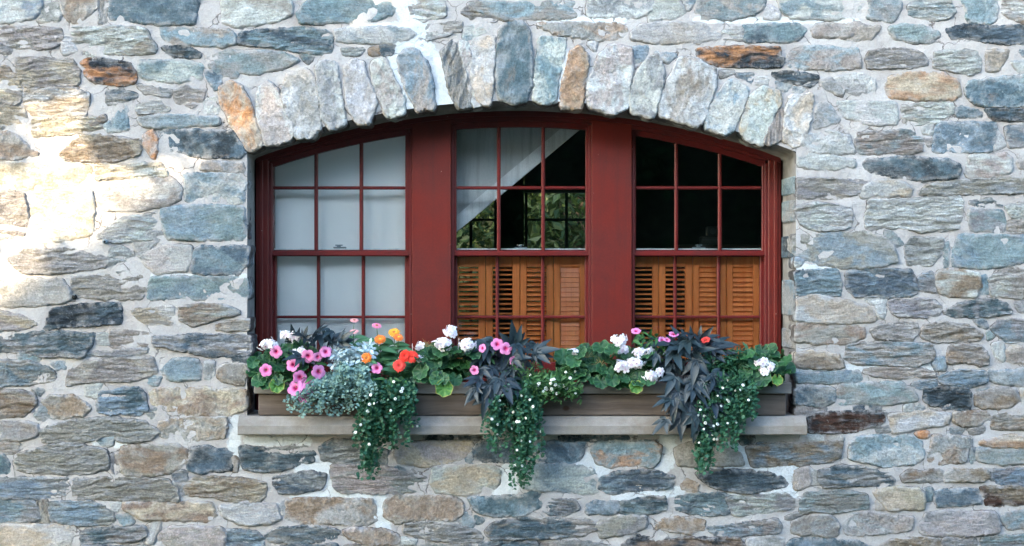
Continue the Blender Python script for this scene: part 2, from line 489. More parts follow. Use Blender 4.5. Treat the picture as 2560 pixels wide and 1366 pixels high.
# ------------------------------------------------------------------ stone wall
# one line per stone: colour codes (base, patches), style (m smooth, c coarse, l layered), projection in mm, outline in photo pixels
STONES = """
wb m 8 -40,-20 100,-20 104,10 100,28 85,44 50,54 -40,56
gw m 5 108,12 145,8 153,38 148,54 97,52 105,35
Tt c 9 150,-15 240,-15 242,18 216,44 190,56 172,52 158,30
gw l 5 249,-10 268,-10 266,56 250,58
Bb m 10 278,-20 494,-20 493,27 487,60 400,61 350,56 276,50 274,25
wt m 12 555,-15 720,-15 731,18 728,36 700,50 640,64 590,66 556,56
bs m 9 745,34 762,10 809,-18 957,-18 990,20 978,38 903,57 750,57
pw l 6 1025,10 1048,0 1110,4 1112,40 1058,54 1028,36
st m 6 1172,10 1210,6 1396,4 1450,14 1451,36 1416,46 1270,50 1180,26
gw c 8 1470,-12 1600,-14 1630,-5 1632,20 1616,36 1564,43 1470,40
ww m 5 1625,25 1650,-10 1690,-10 1712,30 1690,44 1620,54
bw m 5 1700,-15 1744,-15 1722,26
st m 8 1742,-20 1910,-20 1910,16 1887,35 1829,48 1742,47
ww m 4 1909,26 1925,13 1948,30 1948,48 1912,47
sw m 7 1940,-20 2144,-20 2153,26 2147,48 1977,45 1954,26
sg m 8 2174,-20 2252,-20 2251,26 2229,54 2168,45 2172,20
ws l 14 2270,20 2282,6 2370,2 2387,30 2368,48 2326,50 2274,38
sb c 8 2402,-20 2494,-20 2488,52 2455,61 2422,54
wT l 12 2506,28 2512,-20 2600,-20 2600,58 2560,56 2520,44
pt l 9 -40,72 110,70 152,76 154,102 134,118 90,122 26,116 -40,106
gp l 6 -40,112 24,118 30,132 10,146 -40,150
gw m 4 154,92 178,92 190,128 158,136
wt l 10 182,72 336,68 367,80 388,122 386,132 320,134 203,136 192,118 181,100
tb m 9 399,70 569,77 588,90 588,111 553,116 431,108 411,97
Bk l 10 407,118 468,118 502,138 498,143 432,139 416,130
Bb l 12 600,86 650,78 700,74 760,72 829,84 829,136 742,128 668,115 598,110
ws m 9 836,78 897,70 1024,74 1038,88 998,108 846,104
pw l 6 1065,66 1155,56 1150,78 1068,98
gt l 8 1156,30 1180,14 1210,26 1250,44 1235,54 1180,46
bw m 4 1165,70 1200,62 1225,72 1195,92 1160,98
gT c 12 1342,62 1463,59 1547,62 1565,72 1562,92 1524,99 1446,95 1362,76
pw m 7 1580,84 1600,64 1700,58 1788,60 1804,78 1798,96 1740,106 1660,108 1580,100
ww l 5 1807,80 1855,70 1856,98 1810,96
bB m 9 1858,68 1906,64 1951,60 1996,62 2017,78 1996,97 1954,105 1861,103
pt m 8 2028,72 2042,62 2154,62 2138,84 2112,93 2035,88
tp m 7 2108,96 2155,64 2200,70 2177,94 2126,106
sg m 10 2222,72 2248,64 2310,66 2351,87 2326,106 2280,104 2236,94
Bk l 12 2367,74 2400,65 2560,68 2600,68 2600,104 2519,108 2384,97
yt l 12 42,146 175,150 198,175 196,210 160,216 66,216 46,188
ko l 12 206,158 219,150 256,148 323,162 337,182 336,205 300,212 242,206 214,190
yT l 8 -40,160 20,168 38,190 -40,196
ws m 8 352,155 470,154 505,162 504,198 428,205 364,196 350,182
sg m 10 530,138 570,130 700,132 738,148 745,154 700,172 625,185 598,181 545,160
sg m 6 520,164 540,162 594,184 590,194 545,184
Bb m 6 511,178 526,180 553,192 546,222 536,224
gB l 8 270,230 300,226 345,240 300,258 266,262
gp l 6 345,214 428,228 424,240 360,232
pt l 7 438,228 465,218 515,230 500,258 480,268 440,252
ww l 7 340,268 394,252 424,276 345,284
ww c 4 512,250 538,246 546,284 514,288
sg m 9 345,298 398,288 545,296 548,310 404,320 356,314
bw c 5 312,264 320,272 320,322 270,330 264,318
Bk c 10 397,326 583,330 612,380 600,392 498,394 412,372
op c 10 381,327 391,345 391,374 383,397 360,362 361,340
yT l 13 150,386 200,342 236,340 350,352 352,386 270,404 168,400
Tt c 14 -40,330 20,331 50,346 72,372 96,386 40,397 -40,398
yt l 9 -40,204 44,200 52,225 50,258 -40,262
yp l 9 -40,268 58,266 64,300 20,318 -40,318
yw l 8 66,222 190,222 222,240 215,290 90,296 62,262
yp l 8 80,302 240,296 258,318 190,334 86,338
TT l 9 214,312 260,292 266,300 224,316
tg c 9 505,408 605,408 610,432 506,424
yw m 8 -40,410 150,412 230,420 225,470 -40,478
yw l 8 240,412 400,410 420,436 330,446 240,448
bw c 7 462,438 600,436 612,458 606,478 610,506 575,506 466,502
wt m 8 330,452 430,446 450,470 448,500 410,516 350,526 250,524 240,480
pt l 9 -40,486 60,482 70,540 60,590 -40,600
yw m 7 84,480 228,478 236,530 230,585 150,604 90,606 76,560
ww l 8 300,548 394,536 396,560 408,590 400,603 290,604 244,592
bs m 8 404,521 500,516 610,519 613,598 505,600 418,595 408,560
pt l 10 60,628 160,624 250,636 268,650 262,668 200,676 130,682 60,682 20,650
gw l 5 275,628 300,618 330,634 330,672 296,680 272,660
pw m 4 335,612 395,604 370,622 345,640
wp m 8 352,644 380,624 405,615 478,618 480,642 466,676 388,682 372,668
Bb m 9 490,622 500,616 622,619 618,660 596,684 540,686 478,682
tp m 9 70,700 156,702 174,728 182,744 162,756 80,764 -40,764 -40,720 20,716
pt l 6 182,694 366,692 368,710 353,746 230,745 190,742 180,720
sb m 7 380,696 616,694 619,746 370,747 374,722
kB l 12 131,776 168,766 298,760 302,776 300,806 242,810 111,822 120,798
py l 9 -40,778 50,790 92,812 50,822 -40,820
wy l 8 330,778 435,766 432,810 360,808
Tg l 16 450,772 485,764 565,766 600,782 560,790 485,815 452,800
tT l 9 540,816 622,798 620,824 545,826
gB l 14 -40,826 60,828 235,838 225,862 208,892 100,890 60,880 -40,876
gw l 5 242,836 268,836 276,860 244,858
pt l 6 278,826 372,834 370,862 276,868
Bg l 15 382,846 500,838 626,840 626,886 540,890 488,882 386,860
sg l 7 215,886 290,880 370,872 365,880 300,890
kB l 8 582,895 622,893 624,906 584,904
bg m 7 46,884 96,882 101,898 86,905 50,900
tb l 12 -40,904 71,905 118,918 139,937 135,952 71,959 -40,966
bg m 5 128,908 160,906 164,920 140,924
tp l 12 174,928 214,908 285,898 380,896 392,932 338,950 214,954 168,964
bs m 10 404,928 430,902 492,899 506,926 498,949 428,950
wg m 5 512,908 534,906 534,951 510,956
tT c 13 544,920 566,910 616,914 622,930 606,962 566,956 548,944
bg m 5 370,944 402,944 394,962 374,960
Tt l 13 -40,976 64,980 88,994 91,1010 58,1040 -40,1041
Bg l 5 82,972 110,974 100,987
Tt c 12 106,1004 128,992 188,990 227,1022 210,1038 136,1045 122,1030
gs m 6 98,1012 114,1016 138,1048 118,1057 88,1040
bB l 12 256,974 345,969 360,987 368,1026 342,1036 246,1030 249,997
ww m 5 214,966 256,960 246,994 216,990
yT c 12 377,980 409,972 612,974 615,1022 570,1038 498,1040 438,1030 384,1012
bg l 5 366,1030 390,1024 380,1048
tg m 9 -40,1054 71,1055 96,1068 92,1090 54,1100 -40,1098
gt l 16 103,1078 171,1054 270,1046 356,1055 398,1080 374,1100 302,1104 270,1086 214,1104 110,1103
Tt c 9 398,1058 462,1047 569,1044 560,1094 445,1102 402,1090
bw m 5 242,1098 284,1094 280,1112 256,1112
Tp l 8 -40,1114 50,1111 38,1132 -40,1130
sB m 8 -40,1134 10,1136 22,1160 22,1180 8,1186 -40,1186
gt l 13 36,1144 82,1126 171,1108 263,1126 270,1144 270,1172 214,1182 110,1184 46,1172
gw l 6 280,1134 298,1134 299,1182 282,1182
Tt m 11 306,1118 448,1113 466,1126 466,1158 420,1183 342,1190 308,1182 300,1144
kB m 9 478,1122 512,1117 540,1122 581,1125 581,1174 530,1177 508,1184 471,1172
Tr m 5 584,1143 594,1150 590,1178 585,1178
Bg l 8 434,1182 466,1178 467,1200 437,1202
Bg l 13 600,1117 666,1124 756,1114 786,1126 784,1152 746,1160 708,1173 645,1178 610,1170
Bg l 12 800,1120 826,1101 900,1106 966,1128 964,1164 862,1160 806,1146
yp m 11 990,1132 1012,1109 1065,1105 1176,1106 1184,1120 1155,1146 1065,1167 998,1154
Bk c 9 1184,1122 1205,1104 1275,1103 1300,1110 1290,1152 1212,1156 1188,1148
sB m 5 1163,1152 1182,1132 1182,1158
pg l 12 828,1163 958,1168 1068,1196 1066,1214 1040,1228 958,1233 850,1227 834,1214
Bs m 5 974,1172 996,1168 1014,1176 996,1181
yw m 9 1082,1172 1160,1166 1230,1166 1250,1176 1246,1210 1230,1228 1160,1238 1092,1230 1080,1210
Bg l 12 683,1192 708,1191 752,1180 812,1187 810,1210 798,1221 756,1232 700,1234 685,1212
Ty l 12 463,1216 480,1200 530,1195 610,1198 666,1210 660,1240 645,1252 575,1254 545,1242 466,1234
gb l 11 -40,1199 107,1196 174,1200 178,1236 124,1244 -40,1246
tg l 11 185,1200 320,1196 420,1203 441,1221 448,1250 356,1252 185,1244
wg m 6 432,1204 460,1214 464,1236 452,1243
gb l 10 -40,1250 85,1254 96,1278 96,1300 -40,1304
pt l 7 94,1256 117,1250 124,1280 120,1310 102,1302
bg l 13 128,1256 231,1257 263,1268 284,1288 284,1307 214,1312 132,1303 124,1274
Ty m 16 310,1256 342,1258 530,1258 539,1289 520,1303 356,1296 313,1272
ww m 5 276,1258 302,1257 296,1276 284,1278
wp m 13 552,1266 613,1258 688,1262 704,1294 680,1308 626,1311 586,1304 556,1288
Tp c 12 716,1254 754,1248 930,1250 938,1268 940,1298 916,1311 800,1308 740,1306 714,1294
wg m 6 692,1262 710,1256 722,1274 708,1290
Tt c 14 960,1256 990,1242 1131,1242 1158,1260 1156,1280 1136,1298 1052,1298 990,1306 964,1290
Bb c 12 1174,1245 1200,1246 1300,1240 1330,1228 1350,1232 1356,1264 1314,1286 1230,1292 1186,1274
yw m 10 -40,1318 107,1314 171,1320 187,1338 168,1366 170,1390 -40,1390
gB l 13 213,1326 366,1318 366,1336 338,1352 206,1358 204,1334
wp m 6 370,1314 400,1304 400,1320 380,1360 368,1360
pt m 12 402,1332 426,1318 556,1320 564,1338 560,1364 540,1372 430,1372 400,1350
bg l 10 568,1330 600,1326 640,1330 660,1350 650,1400 566,1400
bw m 5 294,1292 322,1288 334,1306 310,1315
Bg l 14 664,1340 688,1322 800,1318 848,1330 840,1346 800,1354 720,1357 674,1352
Tp c 17 860,1330 880,1322 960,1326 990,1338 998,1348 996,1358 920,1360 874,1346
tg l 12 1012,1312 1090,1310 1198,1328 1204,1346 1170,1358 1066,1346 1012,1330
ww m 5 1000,1346 1040,1350 1036,1360 1004,1358
bg m 6 1152,1304 1166,1282 1184,1302 1180,1318 1158,1314
Bs m 6 1187,1288 1211,1300 1204,1308 1193,1308
gB l 8 200,1366 380,1368 390,1400 190,1400
Bg l 9 700,1366 840,1362 856,1400 700,1400
yt l 9 860,1366 1000,1368 1010,1400 860,1400
tg l 9 1014,1362 1180,1366 1190,1400 1014,1400
Bt l 15 1216,1330 1230,1314 1283,1298 1408,1298 1485,1304 1488,1322 1452,1336 1348,1346 1228,1346
gt m 14 1493,1316 1502,1304 1544,1292 1616,1292 1612,1316 1584,1331 1502,1343
Bg l 9 1378,1251 1434,1251 1447,1268 1420,1284 1378,1287 1361,1274
Bs m 10 1466,1262 1490,1256 1546,1254 1550,1274 1535,1284 1468,1284
Bs l 11 1551,1256 1630,1245 1660,1241 1661,1274 1628,1283 1554,1286
bB l 10 1686,1248 1734,1236 1811,1237 1808,1250 1824,1282 1764,1287 1692,1274
wg l 9 1818,1246 1960,1236 1984,1250 1986,1266 1940,1276 1838,1288 1826,1276
TT c 14 1640,1318 1662,1299 1722,1296 1760,1304 1758,1324 1728,1331 1674,1327 1642,1322
bt l 12 1767,1322 1836,1313 1942,1298 1954,1316 1942,1331 1854,1337 1794,1339
kT l 15 1558,1362 1588,1342 1664,1350 1846,1346 1862,1372 1856,1400 1556,1400
wg m 8 1868,1350 1930,1338 1955,1346 1956,1400 1870,1400
Bg l 9 1200,1358 1340,1354 1346,1400 1196,1400
gt l 8 1356,1362 1470,1356 1540,1370 1544,1400 1356,1400
ba c 13 1479,1117 1497,1105 1630,1104 1651,1117 1648,1150 1628,1167 1598,1159 1527,1166 1497,1158 1482,1132
Bb c 9 1345,1108 1461,1106 1456,1138 1438,1155 1405,1159 1345,1150
sw m 10 1310,1166 1408,1164 1482,1172 1497,1200 1498,1230 1467,1232 1348,1224 1306,1218 1300,1190
Bb l 12 1500,1198 1536,1186 1550,1179 1636,1180 1684,1194 1678,1215 1630,1224 1532,1233 1500,1222
tp m 8 1688,1124 1720,1110 1800,1110 1850,1136 1856,1160 1760,1162 1740,1164 1692,1160
Bk l 18 1742,1184 1770,1176 1794,1175 1883,1180 1948,1192 1966,1212 1912,1227 1842,1229 1790,1218 1764,1206
Ty c 7 1705,1206 1718,1200 1744,1212 1740,1230 1706,1220
bT l 13 1868,1120 1900,1112 1990,1112 2060,1106 2106,1106 2096,1140 2080,1152 1990,1160 1900,1164 1880,1162 1872,1136
kB m 6 1850,1094 1882,1092 1884,1106 1854,1107
kB l 6 1400,1092 1568,1090 1572,1100 1540,1103 1410,1102
kB l 6 1064,1090 1128,1092 1130,1101 1064,1101
kg l 6 1150,1091 1204,1091 1202,1099 1152,1099
rk l 13 2021,1044 2080,1032 2145,1030 2212,1030 2207,1056 2135,1078 2070,1081 2021,1078
yw m 8 2226,1036 2320,1030 2376,1038 2366,1060 2270,1076 2230,1080
Tt m 12 2383,1036 2420,1030 2466,1032 2476,1044 2446,1060 2410,1067 2386,1054
tT l 10 2482,1044 2530,1034 2600,1034 2600,1074 2482,1072
gs l 7 2186,1072 2222,1068 2226,1078 2196,1083
oT m 5 2290,1084 2320,1082 2320,1092 2300,1093
pT m 5 2065,1090 2105,1088 2105,1099 2068,1100
ww m 4 2018,1090 2056,1090 2056,1100 2018,1100
tg l 6 2420,1076 2460,1070 2456,1082 2424,1084
bg l 6 2380,1072 2410,1074 2400,1082 2376,1082
bw c 11 2128,1106 2145,1097 2195,1090 2280,1093 2302,1108 2307,1140 2295,1157 2207,1165 2145,1152 2124,1144
Tg c 12 2335,1088 2427,1095 2424,1113 2412,1151 2350,1158 2320,1150 2323,1138
ya m 9 2450,1106 2485,1098 2515,1090 2600,1094 2600,1112 2545,1118 2480,1116
gb m 9 2443,1122 2507,1126 2600,1120 2600,1156 2502,1160 2445,1152
Bs m 5 2428,1124 2441,1123 2438,1150 2426,1157
Bg l 12 2046,1180 2110,1166 2170,1172 2215,1172 2232,1200 2232,1212 2145,1212 2060,1215 2048,1202
yp m 7 1986,1180 2022,1168 2025,1212 1988,1225
gw m 5 2027,1176 2042,1180 2047,1210 2028,1212
Tp l 13 2255,1190 2270,1180 2352,1178 2354,1199 2330,1202 2258,1202
pT m 13 2358,1188 2375,1176 2462,1175 2470,1190 2458,1202 2360,1201
bg l 10 2480,1178 2600,1170 2600,1212 2500,1210 2480,1196
yy m 18 2186,1232 2208,1222 2295,1222 2307,1236 2310,1272 2222,1274 2206,1258
yt m 7 2190,1254 2202,1262 2210,1274 2192,1274
Bs m 6 2312,1225 2330,1223 2328,1250 2315,1252
Bb m 9 2335,1232 2360,1225 2447,1224 2450,1260 2345,1266 2336,1252
rT l 12 2453,1220 2600,1218 2600,1260 2463,1262 2460,1240
gs l 12 2004,1246 2030,1226 2095,1226 2165,1238 2168,1270 2095,1278 2002,1278
wp m 5 1989,1250 2000,1246 1998,1264 1990,1264
tg m 12 1980,1308 2020,1290 2070,1286 2090,1302 2096,1318 2092,1338 2070,1340 1982,1330
tg c 12 2112,1314 2125,1292 2165,1280 2232,1290 2284,1295 2276,1322 2245,1330 2115,1338
pg m 16 2298,1316 2314,1286 2382,1276 2408,1284 2482,1280 2496,1302 2494,1328 2420,1338 2305,1336
st m 9 2502,1294 2530,1280 2600,1280 2600,1322 2520,1320
Bb m 12 1966,1364 1985,1350 2045,1347 2140,1356 2180,1368 2180,1400 1960,1400
Tp l 13 2206,1362 2245,1350 2300,1345 2342,1350 2352,1368 2350,1400 2200,1400
gt l 9 2358,1350 2435,1350 2442,1400 2360,1400
sg l 9 2455,1346 2600,1338 2600,1400 2455,1400
gt l 7 1992,1284 2010,1282 1975,1298 1962,1296
yw m 12 1997,748 2031,738 2122,754 2183,774 2190,800 2122,808 2021,804 1990,800
tT m 9 1990,818 2015,808 2095,815 2160,820 2162,842 2125,855 2080,860 1990,852
tp l 13 2175,826 2195,818 2245,810 2290,812 2296,830 2275,850 2245,849 2190,845
Tt l 14 2305,840 2312,815 2345,808 2382,810 2425,820 2455,838 2445,850 2370,854 2330,851
gb l 12 2480,820 2495,804 2600,800 2600,850 2520,854 2502,845
Bs m 6 2432,798 2460,800 2468,820 2450,815
sg m 5 2467,828 2482,842 2470,850
yT m 9 1990,886 2025,880 2095,888 2108,916 2080,920 1991,918
pb l 14 2112,896 2120,866 2170,858 2330,862 2333,880 2328,902 2282,914 2220,910 2140,910
tT l 16 2370,890 2375,868 2412,861 2452,870 2470,892 2468,908 2450,913 2415,902 2370,906
ww m 7 2482,862 2506,855 2510,892 2508,904 2488,892
ty m 9 2516,888 2526,868 2600,864 2600,905 2518,905
bs m 7 2336,910 2345,893 2360,895 2362,926 2340,922
sb m 7 1991,936 2145,928 2152,945 2132,955 1995,956
tp l 9 2158,928 2195,922 2295,925 2340,940 2275,940 2232,945 2182,936
Bb l 14 2350,945 2395,928 2458,930 2467,940 2465,952 2440,965 2395,965 2352,955
gs m 10 2475,930 2600,922 2600,960 2515,962 2475,950
Bg c 14 1990,976 2020,965 2070,970 2085,978 2082,1005 2055,1016 2015,1012 1990,1010
sg m 10 2092,980 2105,962 2182,960 2255,958 2285,980 2292,1000 2220,1010 2095,1010
bB l 7 2280,960 2340,952 2338,965 2295,972
kB l 12 2312,978 2350,969 2420,972 2425,988 2422,1022 2410,1026 2330,1012 2312,1000
tT m 14 2437,990 2457,980 2502,968 2537,975 2547,997 2527,1015 2460,1022 2440,1010
bg m 5 2440,976 2470,964 2466,974 2450,980
wy m 8 2553,975 2600,970 2600,1015 2553,1012
gt l 8 1990,1026 2020,1020 2065,1020 2058,1030 2010,1040 1990,1036
Bg l 5 2132,1016 2158,1015 2158,1024 2134,1024
Bg l 5 2176,1016 2200,1014 2200,1023 2178,1023
wg m 5 2262,1016 2280,1012 2278,1028 2262,1028
sg m 5 2290,1012 2308,1016 2306,1026 2290,1022
ww m 6 1996,388 2055,388 2136,404 2138,416 2108,422 2048,421 1996,418
kB m 11 2149,414 2169,400 2257,395 2358,400 2401,414 2395,442 2307,451 2243,444 2176,431
wt m 8 2415,430 2422,394 2448,385 2512,388 2529,397 2526,432 2476,439 2418,439
tg m 7 2543,404 2600,394 2600,424 2550,420
tg l 13 1994,446 2156,452 2174,458 2137,485 2095,495 1997,493
yw m 12 2151,482 2164,464 2206,453 2260,458 2277,474 2274,486 2223,491 2196,486 2156,493
tg l 13 2296,486 2324,464 2344,458 2460,450 2600,442 2600,480 2460,483 2350,485
ww l 13 1991,518 2038,508 2122,522 2129,535 2125,565 2095,574 2031,574 2001,559
ww l 13 2166,549 2172,505 2401,493 2405,508 2398,569 2307,578 2243,566 2166,572
sg m 7 2422,522 2502,528 2511,552 2509,579 2425,576
Bg l 8 2422,508 2472,498 2506,515 2459,517
wg l 9 2516,518 2600,504 2600,548 2530,545
tp l 8 2520,556 2600,552 2600,582 2518,582
st m 8 1986,592 2055,586 2172,582 2206,592 2236,623 2243,653 2206,666 2108,670 2018,653 1985,629
sg m 6 2213,579 2233,582 2257,609 2243,616 2213,596
wg l 8 2263,619 2284,596 2354,599 2356,629 2324,663 2274,666 2267,646
Bs m 5 2360,616 2371,604 2371,663 2360,666
sb m 8 2384,616 2398,588 2560,590 2600,592 2600,640 2540,660 2465,670 2384,666
bB l 12 1989,680 2092,676 2102,707 2098,740 1994,739
bB l 14 2115,687 2129,676 2274,675 2287,700 2290,730 2277,742 2142,740 2119,724
gb l 9 2297,693 2330,682 2336,728 2297,724
Tw m 17 2343,680 2385,673 2445,687 2450,714 2439,740 2375,740 2350,730 2340,703
tw l 12 2472,697 2513,673 2600,680 2600,742 2479,740
bg m 5 2453,693 2465,687 2469,734 2453,737
gw l 12 2220,757 2243,751 2324,749 2354,771 2348,788 2317,793 2236,788
gB l 13 2361,781 2391,764 2472,747 2513,761 2529,778 2472,791 2391,791
ww m 6 2156,747 2216,744 2212,764 2209,794 2198,794 2188,764
gw l 9 2536,758 2600,752 2600,784 2550,776
bw m 6 1989,645 2008,652 2000,664 1989,666
ko l 14 1742,128 1774,119 1867,119 1950,122 1950,142 1959,146 1951,164 1893,167 1797,164 1748,146
st c 9 1972,138 1996,117 2141,122 2149,148 2151,167 2086,175 1970,168
kB l 10 1929,184 1974,180 2041,190 2041,206 2025,216 1990,209 1945,200
gw l 5 1800,180 1836,182 1804,194
bg l 5 1842,187 1884,184 1877,206 1851,193
ww m 5 1890,196 1919,193 1916,210 1890,210
bw m 5 1940,206 1978,212 1965,226 1945,222
bw m 5 1982,220 2012,222 2000,234 1984,232
tg l 12 2166,150 2174,130 2260,124 2306,138 2319,160 2280,168 2172,170
wt l 11 2335,160 2338,135 2370,126 2441,126 2449,154 2448,174 2422,186 2400,180 2336,170
ty m 7 2467,130 2519,127 2515,145 2496,175 2467,177
bB m 6 2545,128 2600,122 2600,140 2560,140
wb m 6 2530,156 2600,150 2600,176 2545,178
gw c 8 2085,198 2110,190 2164,186 2187,200 2180,235 2140,238 2115,226
gt m 7 2050,204 2078,198 2108,228 2106,240 2060,222
ya m 9 2210,219 2226,196 2274,184 2354,184 2396,206 2401,238 2383,251 2277,248 2226,244
sB c 18 2416,222 2422,206 2541,193 2600,186 2600,262 2470,266 2435,261 2416,238
Bb m 8 2387,280 2400,267 2441,277 2458,290 2396,293
Bk l 16 2462,276 2600,278 2600,300 2486,300
ww m 7 2095,256 2120,256 2239,258 2242,309 2165,312 2110,290
wp l 8 2255,267 2342,260 2383,280 2345,306 2261,312
wb m 5 2347,254 2380,260 2384,270 2360,266
bB c 8 2338,325 2351,309 2490,309 2487,338 2477,380 2335,377
Bg m 8 2514,322 2560,312 2600,310 2600,367 2524,367
ts l 10 2142,354 2148,332 2271,328 2306,348 2303,377 2261,383 2145,383
ww m 5 2491,325 2512,364 2484,377
tg m 5 2310,348 2329,348 2322,364
wg m 5 2303,319 2332,316 2329,335 2309,335
gw c 8 2009,354 2022,338 2070,329 2122,341 2135,383 2086,386 2012,377
bg c 9 2034,318 2050,258 2070,260 2099,300 2054,318
oy c 20 552,222 575,210 600,218 618,250 632,295 648,340 652,360 622,376 605,345 575,290 556,262
pw c 18 644,262 651,222 671,209 691,229 701,249 722,286 728,343 695,357 668,357 651,303
pw c 18 708,235 722,190 762,176 785,198 790,255 800,320 775,340 742,343 730,310 712,262
gw c 19 793,168 809,155 836,162 846,219 853,263 860,310 829,320 809,293 800,235
wp c 21 866,168 880,155 907,158 913,192 930,229 937,263 920,308 897,306 870,266 866,219
wp c 18 934,158 961,151 977,185 1008,249 1008,283 971,290 950,242 934,202
tb c 18 998,151 1011,128 1031,125 1065,158 1078,219 1082,269 1045,273 1025,236 1001,178
gt l 16 1105,135 1132,106 1146,141 1166,209 1180,262 1146,268 1125,209
pw c 14 1152,106 1168,108 1180,170 1196,240 1200,258 1186,264 1168,195
wy c 17 1187,101 1234,94 1234,141 1228,202 1221,262 1197,252 1184,202 1182,135
sB m 19 1254,77 1271,62 1301,56 1318,74 1325,118 1328,162 1325,215 1311,249 1281,254 1251,246 1244,202 1249,128
bw c 16 1349,111 1355,98 1409,101 1409,128 1392,189 1386,252 1365,256 1335,249 1342,189
aT c 18 1429,135 1446,121 1466,141 1466,168 1456,215 1450,269 1406,266 1409,215
wp c 18 1497,145 1524,118 1574,125 1578,168 1564,269 1537,280 1476,266 1473,219
wg c 18 1594,189 1621,148 1645,141 1658,182 1645,242 1631,290 1584,280 1578,236
wt c 20 1679,192 1699,148 1739,152 1780,175 1786,209 1760,293 1739,316 1652,286 1655,249
wb c 18 1774,283 1813,213 1835,203 1868,225 1851,280 1829,322 1813,335 1768,316
wy c 19 1861,283 1880,242 1906,222 1945,232 1948,258 1926,300 1906,358 1880,351 1855,332
tp l 16 1916,356 1938,290 1954,275 1952,345 1925,358
yw c 19 1960,348 1966,283 1980,245 2028,238 2022,296 2000,361 1980,364
bw m 5 1584,118 1618,118 1612,150 1586,156
bw m 5 1634,130 1690,138 1670,158
ww m 4 1470,110 1492,108 1488,128
gw l 6 856,124 910,124 897,138 862,135
oT l 7 924,124 947,118 947,135 926,135
Bg l 7 952,118 990,114 977,136 954,136
bg l 5 752,136 784,140 770,160
"""
PAL = {'B': (0.088, 0.125, 0.155), 'b': (0.195, 0.258, 0.305), 's': (0.215, 0.272, 0.295), 'g': (0.265, 0.270, 0.272),
       'w': (0.455, 0.465, 0.460), 't': (0.285, 0.262, 0.238), 'a': (0.36, 0.235, 0.155), 'T': (0.262, 0.205, 0.152), 'y': (0.44, 0.378, 0.302),
       'o': (0.42, 0.220, 0.105), 'k': (0.036, 0.050, 0.062), 'r': (0.075, 0.038, 0.027), 'p': (0.370, 0.342, 0.325)}


def arc(px, side0, side1, top):
    """segmental arch in pixels through (x0,y0), (x1,y0) with crown height top; returns py at px"""
    (x0, ys), (x1, _) = side0, side1
    c = (x1 - x0) / 2; s = ys - top
    r = (c * c + s * s) / (2 * s)
    d = px - (x0 + x1) / 2
    return top + r - math.sqrt(max(r * r - d * d, 0))


def front_arc(px):      # edge of the opening on the wall face
    return arc(px, (618, 380), (1990, 380), 252)


def back_arc(px):       # where the reveal meets the window frame
    return arc(px, (636, 400), (1956, 404), 281)


def inside(poly, pts):
    x, y = pts[:, 0], pts[:, 1]
    r = np.zeros(len(pts), bool)
    n = len(poly)
    for i in range(n):
        x0, y0 = poly[i]; x1, y1 = poly[(i + 1) % n]
        if y0 == y1: continue
        c = ((y0 > y) != (y1 > y)) & (x < (x1 - x0) * (y - y0) / (y1 - y0) + x0)
        r ^= c
    return r


def dist_to(poly, pts):
    a = np.asarray(poly); b = np.roll(a, -1, 0)
    d = b - a
    L2 = np.maximum((d * d).sum(1), 1e-12)
    best = np.full(len(pts), 9e9)
    for i in range(len(a)):
        t = np.clip(((pts - a[i]) @ d[i]) / L2[i], 0, 1)
        q = a[i] + t[:, None] * d[i]
        e = pts - q
        best = np.minimum(best, (e * e).sum(1))
    return np.sqrt(best)


def fbm(x, y, z, o=4):
    return noise.fractal(Vector((x, y, z)), 1.0, 2.0, o)


